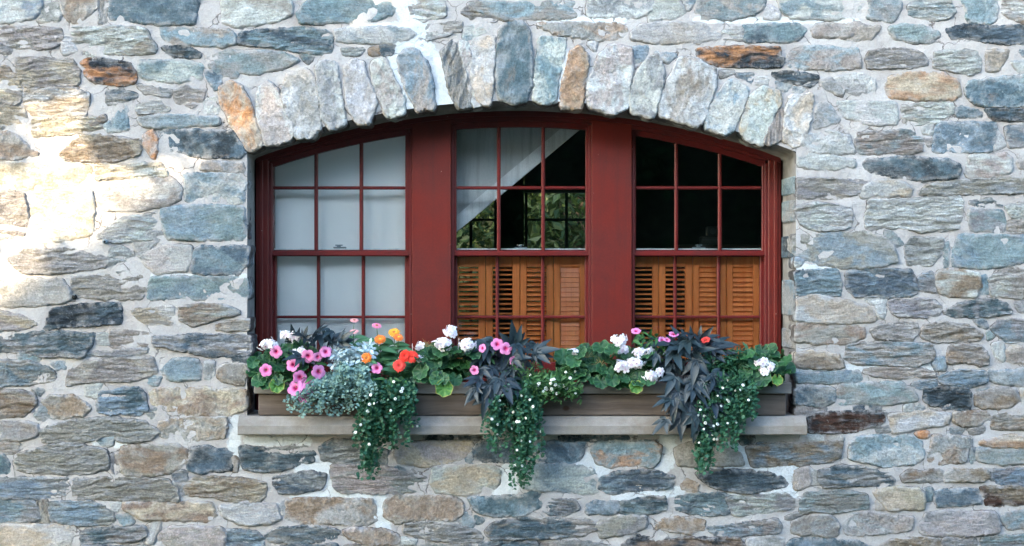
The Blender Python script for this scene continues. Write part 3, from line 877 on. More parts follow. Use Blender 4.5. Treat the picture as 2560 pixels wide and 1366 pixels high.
def stone_geo(outline, style, H, seed, step=None, ang=0.0, grow=0.0105):
    """outline in metres (x,z) -> verts, faces, edge distances"""
    rng = random.Random(seed)
    if step is None: step = 0.0078 if style == 'l' else 0.0095
    p = [Vector(q) for q in outline]
    q = []
    n = len(p)
    cut = 0.05
    for i in range(n):
        a, b = p[i], p[(i + 1) % n]
        q.append(a.lerp(b, cut)); q.append(a.lerp(b, 1 - cut))
    # resample
    r = []
    for i in range(len(q)):
        a, b = q[i], q[(i + 1) % len(q)]
        m = max(1, int(round((b - a).length / (step * 0.85))))
        for k in range(m): r.append(a.lerp(b, k / m))
    cen = sum((v for v in r), Vector((0, 0))) / len(r)
    area = abs(sum(r[i].x * r[(i + 1) % len(r)].y - r[(i + 1) % len(r)].x * r[i].y for i in range(len(r)))) / 2
    size = math.sqrt(area)
    amp = 0.0070 if size > 0.08 else 0.004
    out = []
    for v in r:
        dx = fbm(v.x * 16, v.y * 16, seed, 3) * amp + fbm(v.x * 60, v.y * 60, seed + 5, 2) * 0.0034
        dy = fbm(v.x * 16 + 40, v.y * 16, seed, 3) * amp + fbm(v.x * 60 + 9, v.y * 60, seed + 5, 2) * 0.0034
        out.append(Vector((v.x + dx, v.y + dy)))
    sgn = 1 if sum(out[i].x * out[(i + 1) % len(out)].y - out[(i + 1) % len(out)].x * out[i].y for i in range(len(out))) > 0 else -1
    nn_ = len(out)
    gr = []
    for i in range(nn_):
        tg = (out[(i + 2) % nn_] - out[i - 2]).normalized()
        gr.append(out[i] + Vector((tg.y, -tg.x)) * sgn * grow)
    out = gr
    ol = np.array([(v.x, v.y) for v in out])
    x0, z0 = ol.min(0); x1, z1 = ol.max(0)
    gx = np.arange(x0, x1, step); gz = np.arange(z0, z1, step * 0.87)
    X, Z = np.meshgrid(gx, gz)
    X = X + (np.arange(len(gz)) % 2)[:, None] * step * 0.5
    pts = np.stack([X.ravel(), Z.ravel()], 1)
    pts += np.random.RandomState(seed).uniform(-0.3, 0.3, pts.shape) * step
    pts = pts[inside(ol, pts)]
    if len(pts):
        dd = dist_to(ol, pts)
        pts = pts[dd > step * 0.45]
    allp = [Vector(v) for v in ol] + [Vector(v) for v in pts]
    no = len(ol)
    res = delaunay_2d_cdt(allp, [(i, (i + 1) % no) for i in range(no)], [], 1, 1e-6)
    V, F = res[0], res[2]
    arr = np.array([(v.x, v.y) for v in V])
    d = dist_to(ol, arr)
    rr = rng.uniform(0.004, 0.008) if style != 'c' else rng.uniform(0.006, 0.011)
    rr = min(rr, size * 0.22)
    tx, tz = rng.uniform(-1, 1) * 0.035, rng.uniform(-0.7, 1.0) * 0.05
    base = H * 0.001
    hs = []
    for i, v in enumerate(V):
        k = min(1.0, d[i] / rr)
        prof = 1 - (1 - k) ** 2
        h = -0.0015 + (base * 0.66 + 0.003) * prof
        if d[i] > 1e-5:
            rx, rz = v.x - cen.x, v.y - cen.y
            h += prof * (tx * rx + tz * rz)
            a = fbm(v.x * 8, v.y * 12, seed * 1.3, 2) * 0.006
            if style == 'l':
                ux = v.x * math.cos(ang) - v.y * math.sin(ang); uz = v.x * math.sin(ang) + v.y * math.cos(ang)
                uz += 0.012 * fbm(ux * 9, uz * 9, seed + 11, 2)
                s1 = noise.fractal(Vector((ux * 6, uz * 44, seed)), 0.8, 2.0, 5)
                s2 = noise.noise(Vector((ux * 20, uz * 90, seed + 3)))
                st = math.floor(s1 * 3.2 + 0.5) / 3.2 * 0.75 + s1 * 0.25
                a += st * 0.0085 + s2 * 0.0028
            elif style == 'c':
                a += fbm(v.x * 34, v.y * 34, seed, 4) * 0.0040 + fbm(v.x * 9, v.y * 9, seed + 2, 2) * 0.0065
            else:
                a += fbm(v.x * 20, v.y * 28, seed, 3) * 0.0036 + max(0, abs(noise.noise(Vector((v.x * 9, v.y * 14, seed)))) - 0.12) * 0.010
            h += a * prof * min(1.0, size / 0.10)
        hs.append(h)
    verts = [(v.x, -h, v.y) for v, h in zip(V, hs)]
    faces = []
    for f in F:
        a, b, c = [arr[i] for i in f[:3]]
        ccw = (b[0] - a[0]) * (c[1] - a[1]) - (b[1] - a[1]) * (c[0] - a[0])
        faces.append(tuple(f) if ccw > 0 else tuple(reversed(f)))
    return verts, faces, d, no, size


def stone_skirt(verts, faces, d, no, depth):
    nv = len(verts)
    for i in range(no):
        verts.append((verts[i][0], depth, verts[i][2]))
    e = list(d) + [0.0] * no
    for i in range(no):
        j = (i + 1) % no
        faces.append((i, j, nv + j, nv + i))
    return verts, faces, e


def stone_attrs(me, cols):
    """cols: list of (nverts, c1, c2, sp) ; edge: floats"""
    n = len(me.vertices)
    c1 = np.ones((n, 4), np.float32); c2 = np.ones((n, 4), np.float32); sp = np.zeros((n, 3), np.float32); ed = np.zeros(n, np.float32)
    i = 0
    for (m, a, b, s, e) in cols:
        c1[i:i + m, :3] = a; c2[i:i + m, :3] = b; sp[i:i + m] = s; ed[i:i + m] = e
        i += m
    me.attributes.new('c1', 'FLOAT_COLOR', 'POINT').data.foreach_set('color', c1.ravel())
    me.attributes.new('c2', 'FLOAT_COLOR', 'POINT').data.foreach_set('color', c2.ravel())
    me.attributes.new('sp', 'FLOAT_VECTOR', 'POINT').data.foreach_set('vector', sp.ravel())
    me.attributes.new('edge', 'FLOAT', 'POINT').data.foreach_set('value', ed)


def vary(c, rng, a=0.10):
    k = 1 + rng.uniform(-a, a) * 1.3
    return tuple(max(0.01, x * k * (1 + rng.uniform(-a, a) * 0.35)) for x in c)


wall = empty('stone_wall', (0, 0, 0), 'rubble stone wall of grey, blue and tan stones around the red window', 'wall')
parsed = []
for ln in STONES.strip().splitlines():
    w = ln.split()
    pts = [tuple(float(c) for c in q.split(',')) for q in w[3:]]
    parsed.append((w[0], w[1], float(w[2]), pts))


def area_px(p):
    return abs(sum(p[i][0] * p[(i + 1) % len(p)][1] - p[(i + 1) % len(p)][0] * p[i][1] for i in range(len(p)))) / 2


order = sorted(range(len(parsed)), key=lambda i: -area_px(parsed[i][3]))
rank = {i: k for k, i in enumerate(order)}
small = [[], [], []]
for i, (code, style, H, pts) in enumerate(parsed):
    rng = random.Random(1000 + i)
    outl = [(P(x, y).x, P(x, y).z) for x, y in pts]
    near = any((abs(x - 1990) < 12 and 360 < y < 1040) or (abs(x - 616) < 12 and 380 < y < 1040) for x, y in pts)
    vous = H >= 14 and style in 'cl' and min(y for x, y in pts) < 320 and max(y for x, y in pts) > 240 and 540 < pts[0][0] < 2040
    if pts[0] == (1254, 77): vous = True
    long_v = max(p[1] for p in outl) - min(p[1] for p in outl) > 1.25 * (max(p[0] for p in outl) - min(p[0] for p in outl))
    ang = (math.pi / 2 + rng.uniform(-.25, .25)) if long_v else rng.uniform(-0.16, 0.16)
    vs_, fs_, d, no, size = stone_geo(outl, style, H, i + 1, None, ang, 0.0185 if vous else 0.0130)
    vs_, fs_, e = stone_skirt(vs_, fs_, d, no, 0.13 if (near or vous) else 0.04)
    c1 = vary(PAL[code[0]], rng); c2 = vary(PAL[code[1]], rng)
    sp = (ang, {'l': 0.9, 'm': 0.35, 'c': 0.12}[style], rng.uniform(0, 10))
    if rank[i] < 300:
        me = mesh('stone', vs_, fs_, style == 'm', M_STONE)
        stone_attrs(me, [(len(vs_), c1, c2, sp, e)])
        c = (sum(v[0] for v in vs_) / len(vs_), 0.02, sum(v[2] for v in vs_) / len(vs_))
        centre_on(me, c)
        o = link('stone', me, wall)
        o.location = c
    else:
        o_ = len(small[0])
        small[0] += vs_
        small[1] += [tuple(k + o_ for k in f) for f in fs_]
        small[2].append((len(vs_), c1, c2, sp, e))

# the wall goes on outside the picture: plainer coursed rubble there
rng = random.Random(55)
def fill(x0, x1, y0, y1):
    y = y0
    while y < y1 - 20:
        h = rng.uniform(42, 78)
        x = x0 + rng.uniform(-40, 20)
        while x < x1 - 40:
            w = rng.uniform(70, 210)
            if x + w > x1: w = x1 - x
            if w > 35:
                a, b, c, d_ = x + 6, x + w - 6, y + 5 + rng.uniform(0, 6), y + h - 5 - rng.uniform(0, 6)
                yield [(a, c + rng.uniform(0, 12)), (a + w * .3, c), (b - 10, c + rng.uniform(-2, 6)), (b, (c + d_) / 2), (b - rng.uniform(0, 14), d_), (a + w * .4, d_ + rng.uniform(-3, 3)), (a + rng.uniform(0, 10), d_ - rng.uniform(0, 10))]
            x += w
        y += h
codes = ['gt', 'wt', 'bg', 'Bg', 'tp', 'st', 'Tt', 'pw', 'ww', 'bs', 'yw', 'kB']
extra = list(fill(-720, -45, -460, 1660)) + list(fill(2606, 3280, -460, 1660)) + list(fill(-45, 2606, -460, -26)) + list(fill(-45, 2606, 1404, 1660))
for i, pts in enumerate(extra):
    code = rng.choice(codes); style = rng.choice('mlllc')
    outl = [(P(x, y).x, P(x, y).z) for x, y in pts]
    vs_, fs_, d, no, size = stone_geo(outl, style, rng.uniform(7, 14), 2000 + i, 0.022)
    vs_, fs_, e = stone_skirt(vs_, fs_, d, no, 0.04)
    o_ = len(small[0])
    small[0] += vs_
    small[1] += [tuple(k + o_ for k in f) for f in fs_]
    small[2].append((len(vs_), vary(PAL[code[0]], rng), vary(PAL[code[1]], rng), (rng.uniform(-.15, .15), {'l': 0.9, 'm': 0.35, 'c': 0.12}[style], rng.uniform(0, 10)), e))
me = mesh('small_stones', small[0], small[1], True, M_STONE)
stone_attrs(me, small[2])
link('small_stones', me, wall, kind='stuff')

# ---- mortar bed: four mapped sheets round the opening
WHITE_PX = [  # fresh pale mortar: polylines and half widths in pixels
    ([(1012, -20), (1015, 30), (1045, 75), (1055, 110)], 18), ([(900, 70), (1020, 62)], 6), ([(1055, 110), (1000, 130), (985, 170), (1005, 230), (1020, 280)], 17),
    ([(1050, 120), (1090, 170), (1110, 240), (1120, 268)], 20), ([(1000, 112), (1060, 120)], 18), ([(1405, 140), (1390, 200), (1385, 262)], 15), ([(1380, 255), (1410, 262)], 6),
    ([(760, 1172), (800, 1160), (826, 1165)], 16), ([(815, 1195), (822, 1215), (740, 1240), (850, 1238), (950, 1240), (950, 1290), (960, 1320)], 13), ([(620, 1104), (770, 1104)], 8),
    ([(1258, 1230), (1270, 1190), (1275, 1215)], 20), ([(1455, 1160), (1475, 1150), (1510, 1180)], 14), ([(1668, 1100), (1668, 1150), (1640, 1180)], 16), ([(1540, 1240), (1620, 1232), (1700, 1228)], 10),
    ([(1830, 1115), (1860, 1150)], 12), ([(1760, 1170), (1960, 1178), (1970, 1230), (1830, 1238), (1980, 1236)], 11), ([(1900, 1172), (1990, 1175)], 12), ([(590, 1055), (585, 1110), (592, 1160)], 12),
    ([(1996, 925), (2140, 920), (2330, 918)], 7), ([(1996, 668), (2090, 670)], 6), ([(240, 1100), (310, 1108)], 10), ([(1350, 50), (1560, 52)], 6), ([(380, 690), (620, 690)], 4), ([(1740, 50), (2140, 54)], 6)]


def white_at(px, py):
    b = 0.0
    for pl, w in WHITE_PX:
        for (ax, ay), (bx, by) in zip(pl[:-1], pl[1:]):
            dx, dy = bx - ax, by - ay
            t = max(0, min(1, ((px - ax) * dx + (py - ay) * dy) / (dx * dx + dy * dy + 1e-9)))
            q = math.hypot(px - ax - t * dx, py - ay - t * dy)
            if q < w * 2.8: b = max(b, 1 - q / (2.8 * w))
    return b


def relief(x, z):
    return max(-0.0042, -0.0012 - 0.0048 * fbm(x * 9, z * 9, 3.3, 3)) - 0.0022 * max(-1.0, fbm(x * 30, z * 30, 8.1, 3))


mv, mf, mw = [], [], []
def sheet(nu, nv, fn):
    o = len(mv)
    for j in range(nv + 1):
        for i in range(nu + 1):
            x, z = fn(i / nu, j / nv)
            px = 1280 + x * S; py = 683 - (z - ZC) * S
            mv.append((x, relief(x, z), z))
            mw.append(white_at(px, py) if -60 < px < 2620 else 0.0)
    for j in range(nv):
        for i in range(nu):
            a = o + j * (nu + 1) + i
            mf.append((a, a + 1, a + nu + 2, a + nu + 1))


XL, XR = P(618, 0).x, P(1990, 0).x
ZB, ZT = P(0, 1060).z, 4.05
W = 3.85
g_ = 0.0135
zf = lambda v: ZB + (ZT - ZB) * v
sheet(int((XL + W) / g_), int((ZT - ZB) / g_), lambda u, v: (-W + (XL + W) * u, zf(v)))
sheet(int((W - XR) / g_), int((ZT - ZB) / g_), lambda u, v: (XR + (W - XR) * u, zf(v)))
sheet(int(2 * W / g_), int(ZB / g_), lambda u, v: (-W + 2 * W * u, ZB * v))
def topmap(u, v):
    x = XL + (XR - XL) * u
    z0 = P(0, front_arc(1280 + x * S)).z
    return x, z0 + (ZT - z0) * v
sheet(int((XR - XL) / g_), int(1.7 / g_), topmap)
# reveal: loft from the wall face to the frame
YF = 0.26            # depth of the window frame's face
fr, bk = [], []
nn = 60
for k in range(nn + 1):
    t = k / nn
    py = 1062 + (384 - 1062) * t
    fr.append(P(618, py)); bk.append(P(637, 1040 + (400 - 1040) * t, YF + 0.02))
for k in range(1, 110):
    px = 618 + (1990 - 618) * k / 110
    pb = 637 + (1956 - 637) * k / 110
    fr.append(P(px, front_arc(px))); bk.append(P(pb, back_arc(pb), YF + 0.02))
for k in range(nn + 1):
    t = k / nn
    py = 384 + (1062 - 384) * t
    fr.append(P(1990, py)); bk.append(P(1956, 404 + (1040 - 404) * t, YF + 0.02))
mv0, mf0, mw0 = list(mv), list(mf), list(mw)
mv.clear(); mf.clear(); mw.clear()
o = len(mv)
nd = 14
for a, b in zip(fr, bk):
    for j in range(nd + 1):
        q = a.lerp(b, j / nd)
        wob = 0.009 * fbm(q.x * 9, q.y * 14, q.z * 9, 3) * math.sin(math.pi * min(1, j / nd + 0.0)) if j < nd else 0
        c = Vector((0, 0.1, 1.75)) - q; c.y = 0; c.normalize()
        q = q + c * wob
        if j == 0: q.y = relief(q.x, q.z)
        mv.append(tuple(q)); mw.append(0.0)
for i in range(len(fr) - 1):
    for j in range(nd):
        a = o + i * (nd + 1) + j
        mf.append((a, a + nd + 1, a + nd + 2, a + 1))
me = mesh('mortar', mv0, mf0, True, M_MORTAR)
me.attributes.new('white', 'FLOAT', 'POINT').data.foreach_set('value', np.array(mw0, np.float32))
link('mortar', me, wall, kind='stuff')
link('reveal', mesh('reveal', mv, mf, True, mat_plain('weathered_shaded_pointing', (0.21, 0.20, 0.19), 0.95, 0.35, 9, 0.1, 1.0, 40)), wall)  # weathered pointing, darkened further with the soffit's shade in its colour
# small side faces of dressed stones seen inside the right reveal
for (x0, x1, y0, y1, code) in ((1957, 1988, 447, 492, 'sB'), (1957, 1987, 592, 648, 'kB'), (1958, 1988, 505, 560, 'gs'), (1958, 1988, 700, 790, 'gb'), (1958, 1989, 820, 870, 'gt')):
    a = P(x0, y0, 0.23); b = P(x1, y0, 0.012); h = (y1 - y0) / S
    m_ = MB()
    m_.bbox((0, 0, 0), (0.04, 1, h), 0.006)
    dirx, diry = a.x - b.x, a.y - b.y
    verts = [(b.x + 0.004 + v[0] + dirx * v[1] - 0.011, b.y + diry * v[1], a.z - h + v[2] + 0.004 * fbm(v[1] * 3, v[2] * 20, y0, 2)) for v in m_.v]
    me = mesh('reveal_stone', verts, m_.f, False, M_STONE)
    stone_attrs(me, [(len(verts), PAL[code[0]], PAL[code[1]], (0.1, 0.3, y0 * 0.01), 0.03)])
    link('reveal_stone', me, wall)
# building body behind the wall face (dark room inside)
WL = {}                      # world position of the objects that carry parts


def wloc(o):
    return WL.get(o.name, Vector((0, 0, 0)))


def part(name, mb, mat, parent, smooth=False, label=None, kind=None):
    me = mb.mesh(name, mat, smooth) if isinstance(mb, MB) else mb
    n = len(me.vertices)
    co = np.empty(n * 3, np.float32); me.vertices.foreach_get('co', co); co = co.reshape(-1, 3)
    c = Vector(((co.min(0) + co.max(0)) / 2).tolist())
    centre_on(me, c)
    o = link(name, me, parent, None, label, None, None, kind)
    o.location = c - (wloc(parent) if parent is not None else Vector((0, 0, 0)))
    WL[o.name] = c
    return o


def thing(name, loc, label, cat, group=None):
    o = empty(name, loc, label, cat, group)
    WL[o.name] = Vector(loc)
    return o


def bx(mb, x0, x1, y0, y1, yf, yb, w=0.003):
    """chamfered box given by photo pixels at depth yf"""
    a = P(x0, y1, yf); b = P(x1, y0, yf)
    mb.bbox((a.x, yf, a.z), (b.x, yb, b.z), w)


# ------------------------------------------------------------------ building shell, dark room
t_ = 0.2
YB = 5.0
def slab(name, a, b, mat, kind='structure'):
    m_ = MB(); m_.box(a, b)
    o = part(name, m_, mat, None)
    o['kind'] = kind
    return o
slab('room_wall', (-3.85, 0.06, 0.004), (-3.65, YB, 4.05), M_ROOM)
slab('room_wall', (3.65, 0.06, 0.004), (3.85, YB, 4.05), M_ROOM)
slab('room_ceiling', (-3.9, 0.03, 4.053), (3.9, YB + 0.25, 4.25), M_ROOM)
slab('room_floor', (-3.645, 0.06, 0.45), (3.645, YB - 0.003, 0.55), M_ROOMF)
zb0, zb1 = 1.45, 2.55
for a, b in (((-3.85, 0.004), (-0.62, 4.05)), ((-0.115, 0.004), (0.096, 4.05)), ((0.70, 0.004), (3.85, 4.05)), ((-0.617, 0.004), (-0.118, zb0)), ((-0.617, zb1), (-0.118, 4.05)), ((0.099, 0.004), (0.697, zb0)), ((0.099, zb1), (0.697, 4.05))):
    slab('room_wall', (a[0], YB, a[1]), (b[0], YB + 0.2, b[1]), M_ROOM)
for (xa, xb, lab) in ((-0.617, -0.118, 'small dark paned window at the back of the room, left of its pier'), (0.099, 0.697, 'small dark paned window at the back of the room, right of its pier')):
    bw = thing('back_window', ((xa + xb) / 2, YB + 0.1, zb0), lab, 'window')
    m_ = MB(); xm = xa + (xb - xa) * 0.57
    for x in (xa + 0.015, xm, xb - 0.015): m_.box((x - 0.012, YB + 0.09, zb0 + 0.002), (x + 0.012, YB + 0.12, zb1 - 0.002))
    part('muntin', m_, M_ROOM, bw)
    for z in (1.72, 2.03, 2.33):
        m_ = MB(); m_.box((xa + 0.002, YB + 0.093, z - 0.01), (xb - 0.002, YB + 0.117, z + 0.01))
        part('muntin', m_, M_ROOM, bw)

# ------------------------------------------------------------------ surroundings, mostly unseen and shaped for the light
def leafcloud(clumps, size, seed, aspect=0.55):
    """clumps: (centre, radius, count) -> mesh data of many small leaf faces"""
    r_ = random.Random(seed)
    m = MB()
    for c, rad, cnt in clumps:
        for _ in range(cnt):
            d = Vector((r_.gauss(0, 1), r_.gauss(0, 1), r_.gauss(0, 1))).normalized() * rad * (r_.random() ** 0.45)
            p = Vector(c) + d
            u = Vector((r_.gauss(0, 1), r_.gauss(0, 1), r_.gauss(0, 1) - 0.4)).normalized()
            w = u.orthogonal().normalized()
            w = Matrix.Rotation(r_.uniform(0, 6.28), 3, u) @ w
            nrm = u.cross(w)
            s = size * r_.uniform(0.7, 1.3)
            m.add([p, p + u * s * 0.4 + w * s * aspect * 0.5 + nrm * s * 0.1, p + u * s, p + u * s * 0.4 - w * s * aspect * 0.5 + nrm * s * 0.1], [(0, 1, 2), (0, 2, 3)])
    return m


M_TREELEAF = mat_leaf('tree_leaf', (0.045, 0.09, 0.02), (0.10, 0.15, 0.035), None, 0.5, 0.3)
M_HEDGE = mat_leaf('hedge_leaf', (0.014, 0.032, 0.012), (0.03, 0.055, 0.02), None, 0.8, 0.1, 0.1)
M_MID = mat_leaf('mid_green_leaf', (0.022, 0.045, 0.010), (0.07, 0.10, 0.022), None, 0.6, 0.25)  # even mid green for the tree behind the house
M_CORE = mat_plain('dark_core', (0.02, 0.025, 0.015), 0.95, 0.4, 12, 0.1, 1.0, 25)  # for the solid cores added inside the hedges
M_BARK = mat_plain('bark', (0.10, 0.08, 0.06), 0.95, 0.4, 12, 0.1, 1.0, 25)


def tree(loc, clumps, size, seed, label, limbs, r0, mat, group='trees around the house'):
    t = thing('leafy_tree', loc, label, 'tree', group)
    m = MB()
    top = Vector(limbs[0])
    m.tube([Vector(loc), Vector(loc).lerp(top, 0.5) + Vector((0.1, 0.05, 0)), top], r0, r0 * 0.6, 10)
    for q in limbs[1:]:
        q = Vector(q)
        m.tube([top - Vector((0, 0, 0.4)), top.lerp(q, 0.5) + Vector((0, 0, 0.25)), q], r0 * 0.5, r0 * 0.12, 7)
    part('trunk', m, M_BARK, t, True)
    part('crown', leafcloud(clumps, size, seed), mat, t, kind='stuff')
    return t


def sunward(px, py, y):
    """the point at depth y whose shadow falls on that place of the wall"""
    q = P(px, py)
    return q + SUN * (y / SUN.y)


cl = []  # leaf clumps of an unseen tree, placed to shape the sun patch
YT = -6.0
for px, py, r_, cnt in ((430, 235, 0.26, 420), (540, 150, 0.26, 520), (330, 130, 0.30, 600), (650, 60, 0.32, 700), (480, 20, 0.30, 560), (310, 300, 0.14, 110), (390, 330, 0.12, 110),
                        (180, 70, 0.20, 160), (60, 70, 0.24, 220), (90, 10, 0.26, 300),  (0, 250, 0.11, 190), (0, 350, 0.11, 150), (330, 290, 0.13, 200), (110, 140, 0.13, 170), (20, 170, 0.11, 150), (165, 640, 0.05, 60), (330, 380, 0.09, 90), (265, 330, 0.10, 110), (225, 180, 0.12, 120), (120, 200, 0.08, 50), (-160, 100, 0.4, 500), (-190, 480, 0.3, 300), (200, -120, 0.6, 1300), (620, -150, 0.6, 1300),
                        (-250, -120, 0.7, 1300), (150, -420, 0.8, 1500), (600, -450, 0.7, 1200), (-300, -500, 0.8, 1300), (-500, 200, 0.6, 800), (900, -120, 0.6, 1100)):
    cl.append((sunward(px, py, YT), r_, cnt))
tb = sunward(-620, 1000, YT); tb.z = 0
lim = [Vector((tb.x, YT, 4.6))] + [sunward(x, y, YT) for x, y in ((430, 60), (150, -150), (600, -300), (-250, -150), (100, -500), (-480, 200), (30, 100))]
tree((tb.x, YT, 0), cl, 0.085, 3, 'unseen leafy tree left of the camera, shaped to dapple the wall', lim, 0.2, M_TREELEAF)
# tree behind the house, seen through the room
cl = [((-1.9 + 0.62 * i + random.uniform(-.2, .2), 8.6 + 0.9 * (i % 2) + random.uniform(-.2, .2), 1.5 + 0.62 * k + random.uniform(-.2, .2)), 0.55, 330) for i in range(8) for k in range(6)]
tree((0.9, 9.8, 0), cl, 0.13, 8, 'sunlit green tree behind the house seen through the room', [(0.8, 9.8, 2.6), (-1.2, 9.4, 3.8), (2.2, 9.2, 4.0), (0.6, 10, 4.6)], 0.16, M_MID)
# unseen hedge added opposite, sized to block low sky and darken reflections
hd = thing('sky_block_hedge', (5.6, -14, 0), 'unseen dark hedge added opposite the wall to block low sky', 'hedge')
m_ = MB()
for i in range(19):
    x = -2.6 + i * 1.12
    m_.tube([(x, -14, 0), (x + 0.05, -14, 3.5), (x, -14, 7.9)], 0.12, 0.02, 6)
part('trunk', m_, M_BARK, hd)
cl = [((-3.0 + 21.5 * random.random(), -14 + random.uniform(-0.8, 0.8), random.uniform(0.3, 8.7)), 0.66, 110) for _ in range(500)]
part('foliage', leafcloud(cl, 0.16, 21, 0.6), M_HEDGE, hd, kind='stuff')
m_ = MB()
nc = 60
for i in range(nc + 1):
    x = -3.0 + 21.2 * i / nc
    for k, (yy, zz) in enumerate(((-13.55, 0.02), (-13.55, 7.0), (-13.8, 8.2), (-14.2, 8.2), (-14.45, 7.0), (-14.45, 0.02))):
        m_.v.append((x, yy + 0.25 * fbm(x, zz, k, 2), zz + (0.6 * fbm(x * 0.8, 2, 0, 2) if k in (2, 3) else 0)))
for i in range(nc):
    for k in range(6):
        a = i * 6 + k; b = i * 6 + (k + 1) % 6
        m_.f.append((a, a + 6, b + 6, b))
m_.f += [tuple(range(6)), tuple(nc * 6 + k for k in range(6))[::-1]]
part('opaque_core', m_, M_CORE, hd, kind='stuff')  # solid core added so that no sky shows through the hedge
bh = thing('backdrop_hedge', (0.5, 11.5, 0), 'dark hedge added behind the sunlit tree to close sky gaps', 'hedge')  # backdrop with a solid core, added to darken the view through the room
cl = [((random.uniform(-5, 6), 11.5 + random.uniform(-0.4, 0.4), random.uniform(0.3, 4.6)), 0.6, 110) for _ in range(110)]
part('foliage', leafcloud(cl, 0.17, 33, 0.6), M_HEDGE, bh, kind='stuff')
m_ = MB(); m_.bbox((-5, 11.2, 0.01), (6, 11.9, 4.6), 0.3); part('opaque_core', m_, M_CORE, bh, kind='stuff')
# unseen house put behind the camera, roof slope shaped to shade the wall
HY = -11.0
sh_ = SUN * (HY / SUN.y)
e0 = P(0, 765) + sh_; e1 = P(785, 185) + sh_
slope = (e1.z - e0.z) / (e1.x - e0.x)
rx = P(2150, 0).x + sh_.x
rz = e0.z + slope * (rx - e0.x)
hw = 7.0
ez = rz - slope * hw
hs = thing('unseen_gabled_house', (rx, HY - 5, 0), 'unseen brown house behind the camera, gable shaped to shade the wall', 'house')
M_REND = mat_plain('brown_render', (0.26, 0.22, 0.18), 0.9, 0.12, 3)
M_ROOF = mat_plain('grey_roof_slates', (0.12, 0.12, 0.13), 0.8, 0.3, 14, 0.2, 0.8, 40)
m_ = MB()
pr = [(rx - hw + 0.5, 0), (rx + hw - 0.5, 0), (rx + hw - 0.5, ez + 0.5 * slope - 0.25), (rx, rz - 0.27), (rx - hw + 0.5, ez + 0.5 * slope - 0.25)]
m_.prism(pr, HY - 8.5, HY - 0.5)
part('wall', m_, M_REND, hs)
for s in (-1, 1):
    m_ = MB()
    pr = [(rx, rz), (rx, rz - 0.25), (rx + s * hw, ez - 0.25), (rx + s * hw, ez)]
    m_.prism(pr if s > 0 else pr[::-1], HY - 9.0, HY)
    part('roof', m_, M_ROOF, hs)
for (x, z, w_, h_) in ((-3.6, 1.0, 1.1, 1.5), (0.0, 1.0, 1.1, 1.5), (3.6, 1.0, 1.1, 1.5), (-1.8, 4.0, 1.0, 1.3), (1.8, 4.0, 1.0, 1.3), (0, 6.6, 0.8, 1.0)):
    m_ = MB(); x += rx
    for a, b in (((x - w_ / 2 - .08, z - .08), (x - w_ / 2, z + h_ + .08)), ((x + w_ / 2, z - .08), (x + w_ / 2 + .08, z + h_ + .08)), ((x - w_ / 2, z - .08), (x + w_ / 2, z)), ((x - w_ / 2, z + h_), (x + w_ / 2, z + h_ + .08)), ((x - .03, z), (x + .03, z + h_))):
        m_.box((a[0], HY - 0.497, a[1]), (b[0], HY - 0.44, b[1]))
    f = part('window', m_, M_WHITE, hs)
    m_ = MB(); m_.box((x - w_ / 2, HY - 0.4965, z), (x + w_ / 2, HY - 0.485, z + h_)); part('pane', m_, M_ROOM, f)

# white sloping panel behind the middle sash
sp_ = thing('sloping_panel', P(1200, 609, 0.44), 'white sloping panel with a pale trim board behind the middle upper sash', 'panel')
y_ = 0.455
m_ = MB(); m_.prism([(P(x, y, y_).x, P(x, y, y_).z) for x, y in ((1062, 606), (1062, 235), (1506, 235))][::-1], y_, y_ + 0.04)
part('panel', m_, mat_paint('shaded_white_paint', (0.58, 0.59, 0.585), (0.53, 0.545, 0.54), 0.6, False), sp_)  # panel's shade put into the paint, greyer than its white trim
y_ = 0.43
m_ = MB(); m_.prism([(P(x, y, y_).x, P(x, y, y_).z) for x, y in ((1062, 646), (1062, 605), (1506, 235), (1556, 235))][::-1], y_, y_ + 0.06)
part('trim_board', m_, M_WHITE, sp_)
# white blind behind the left sashes
bl = thing('white_blind', P(848, 900, 0.39), 'flat white blind hanging behind the panes of the left sashes', 'blind')
m_ = MB()
a, b = P(664, 985, 0.37), P(1034, 300, 0.37)
nx = 50
for j in range(31):
    for i in range(nx + 1):
        u = i / nx; v = j / 30
        m_.v.append((a.x + (b.x - a.x) * u, 0.380 + 0.009 * math.sin(u * 17 + 1.2 * math.sin(v * 2)) * (0.4 + 0.6 * v) + 0.004 * fbm(u * 4, v * 2, 5, 2), a.z + (b.z - a.z) * v))
for j in range(30):
    for i in range(nx):
        q = j * (nx + 1) + i
        m_.f.append((q, q + 1, q + nx + 2, q + nx + 1))
me_ = m_.mesh('fabric', mat_plain('white_fabric', (0.92, 0.92, 0.91), 0.9, 0.03, 6, 0.1, 0.2, 300), True)
part('fabric', me_, None, bl)
m_ = MB(); m_.tube([(a.x, 0.415, b.z + 0.03), (b.x, 0.415, b.z + 0.03)], 0.02, n=12)
part('roller', m_, M_WHITE, bl, True)
m_ = MB(); m_.bbox((a.x, 0.366, a.z - 0.02), (b.x, 0.39, a.z + 0.004), 0.004)
part('bottom_bar', m_, M_WHITE, bl)
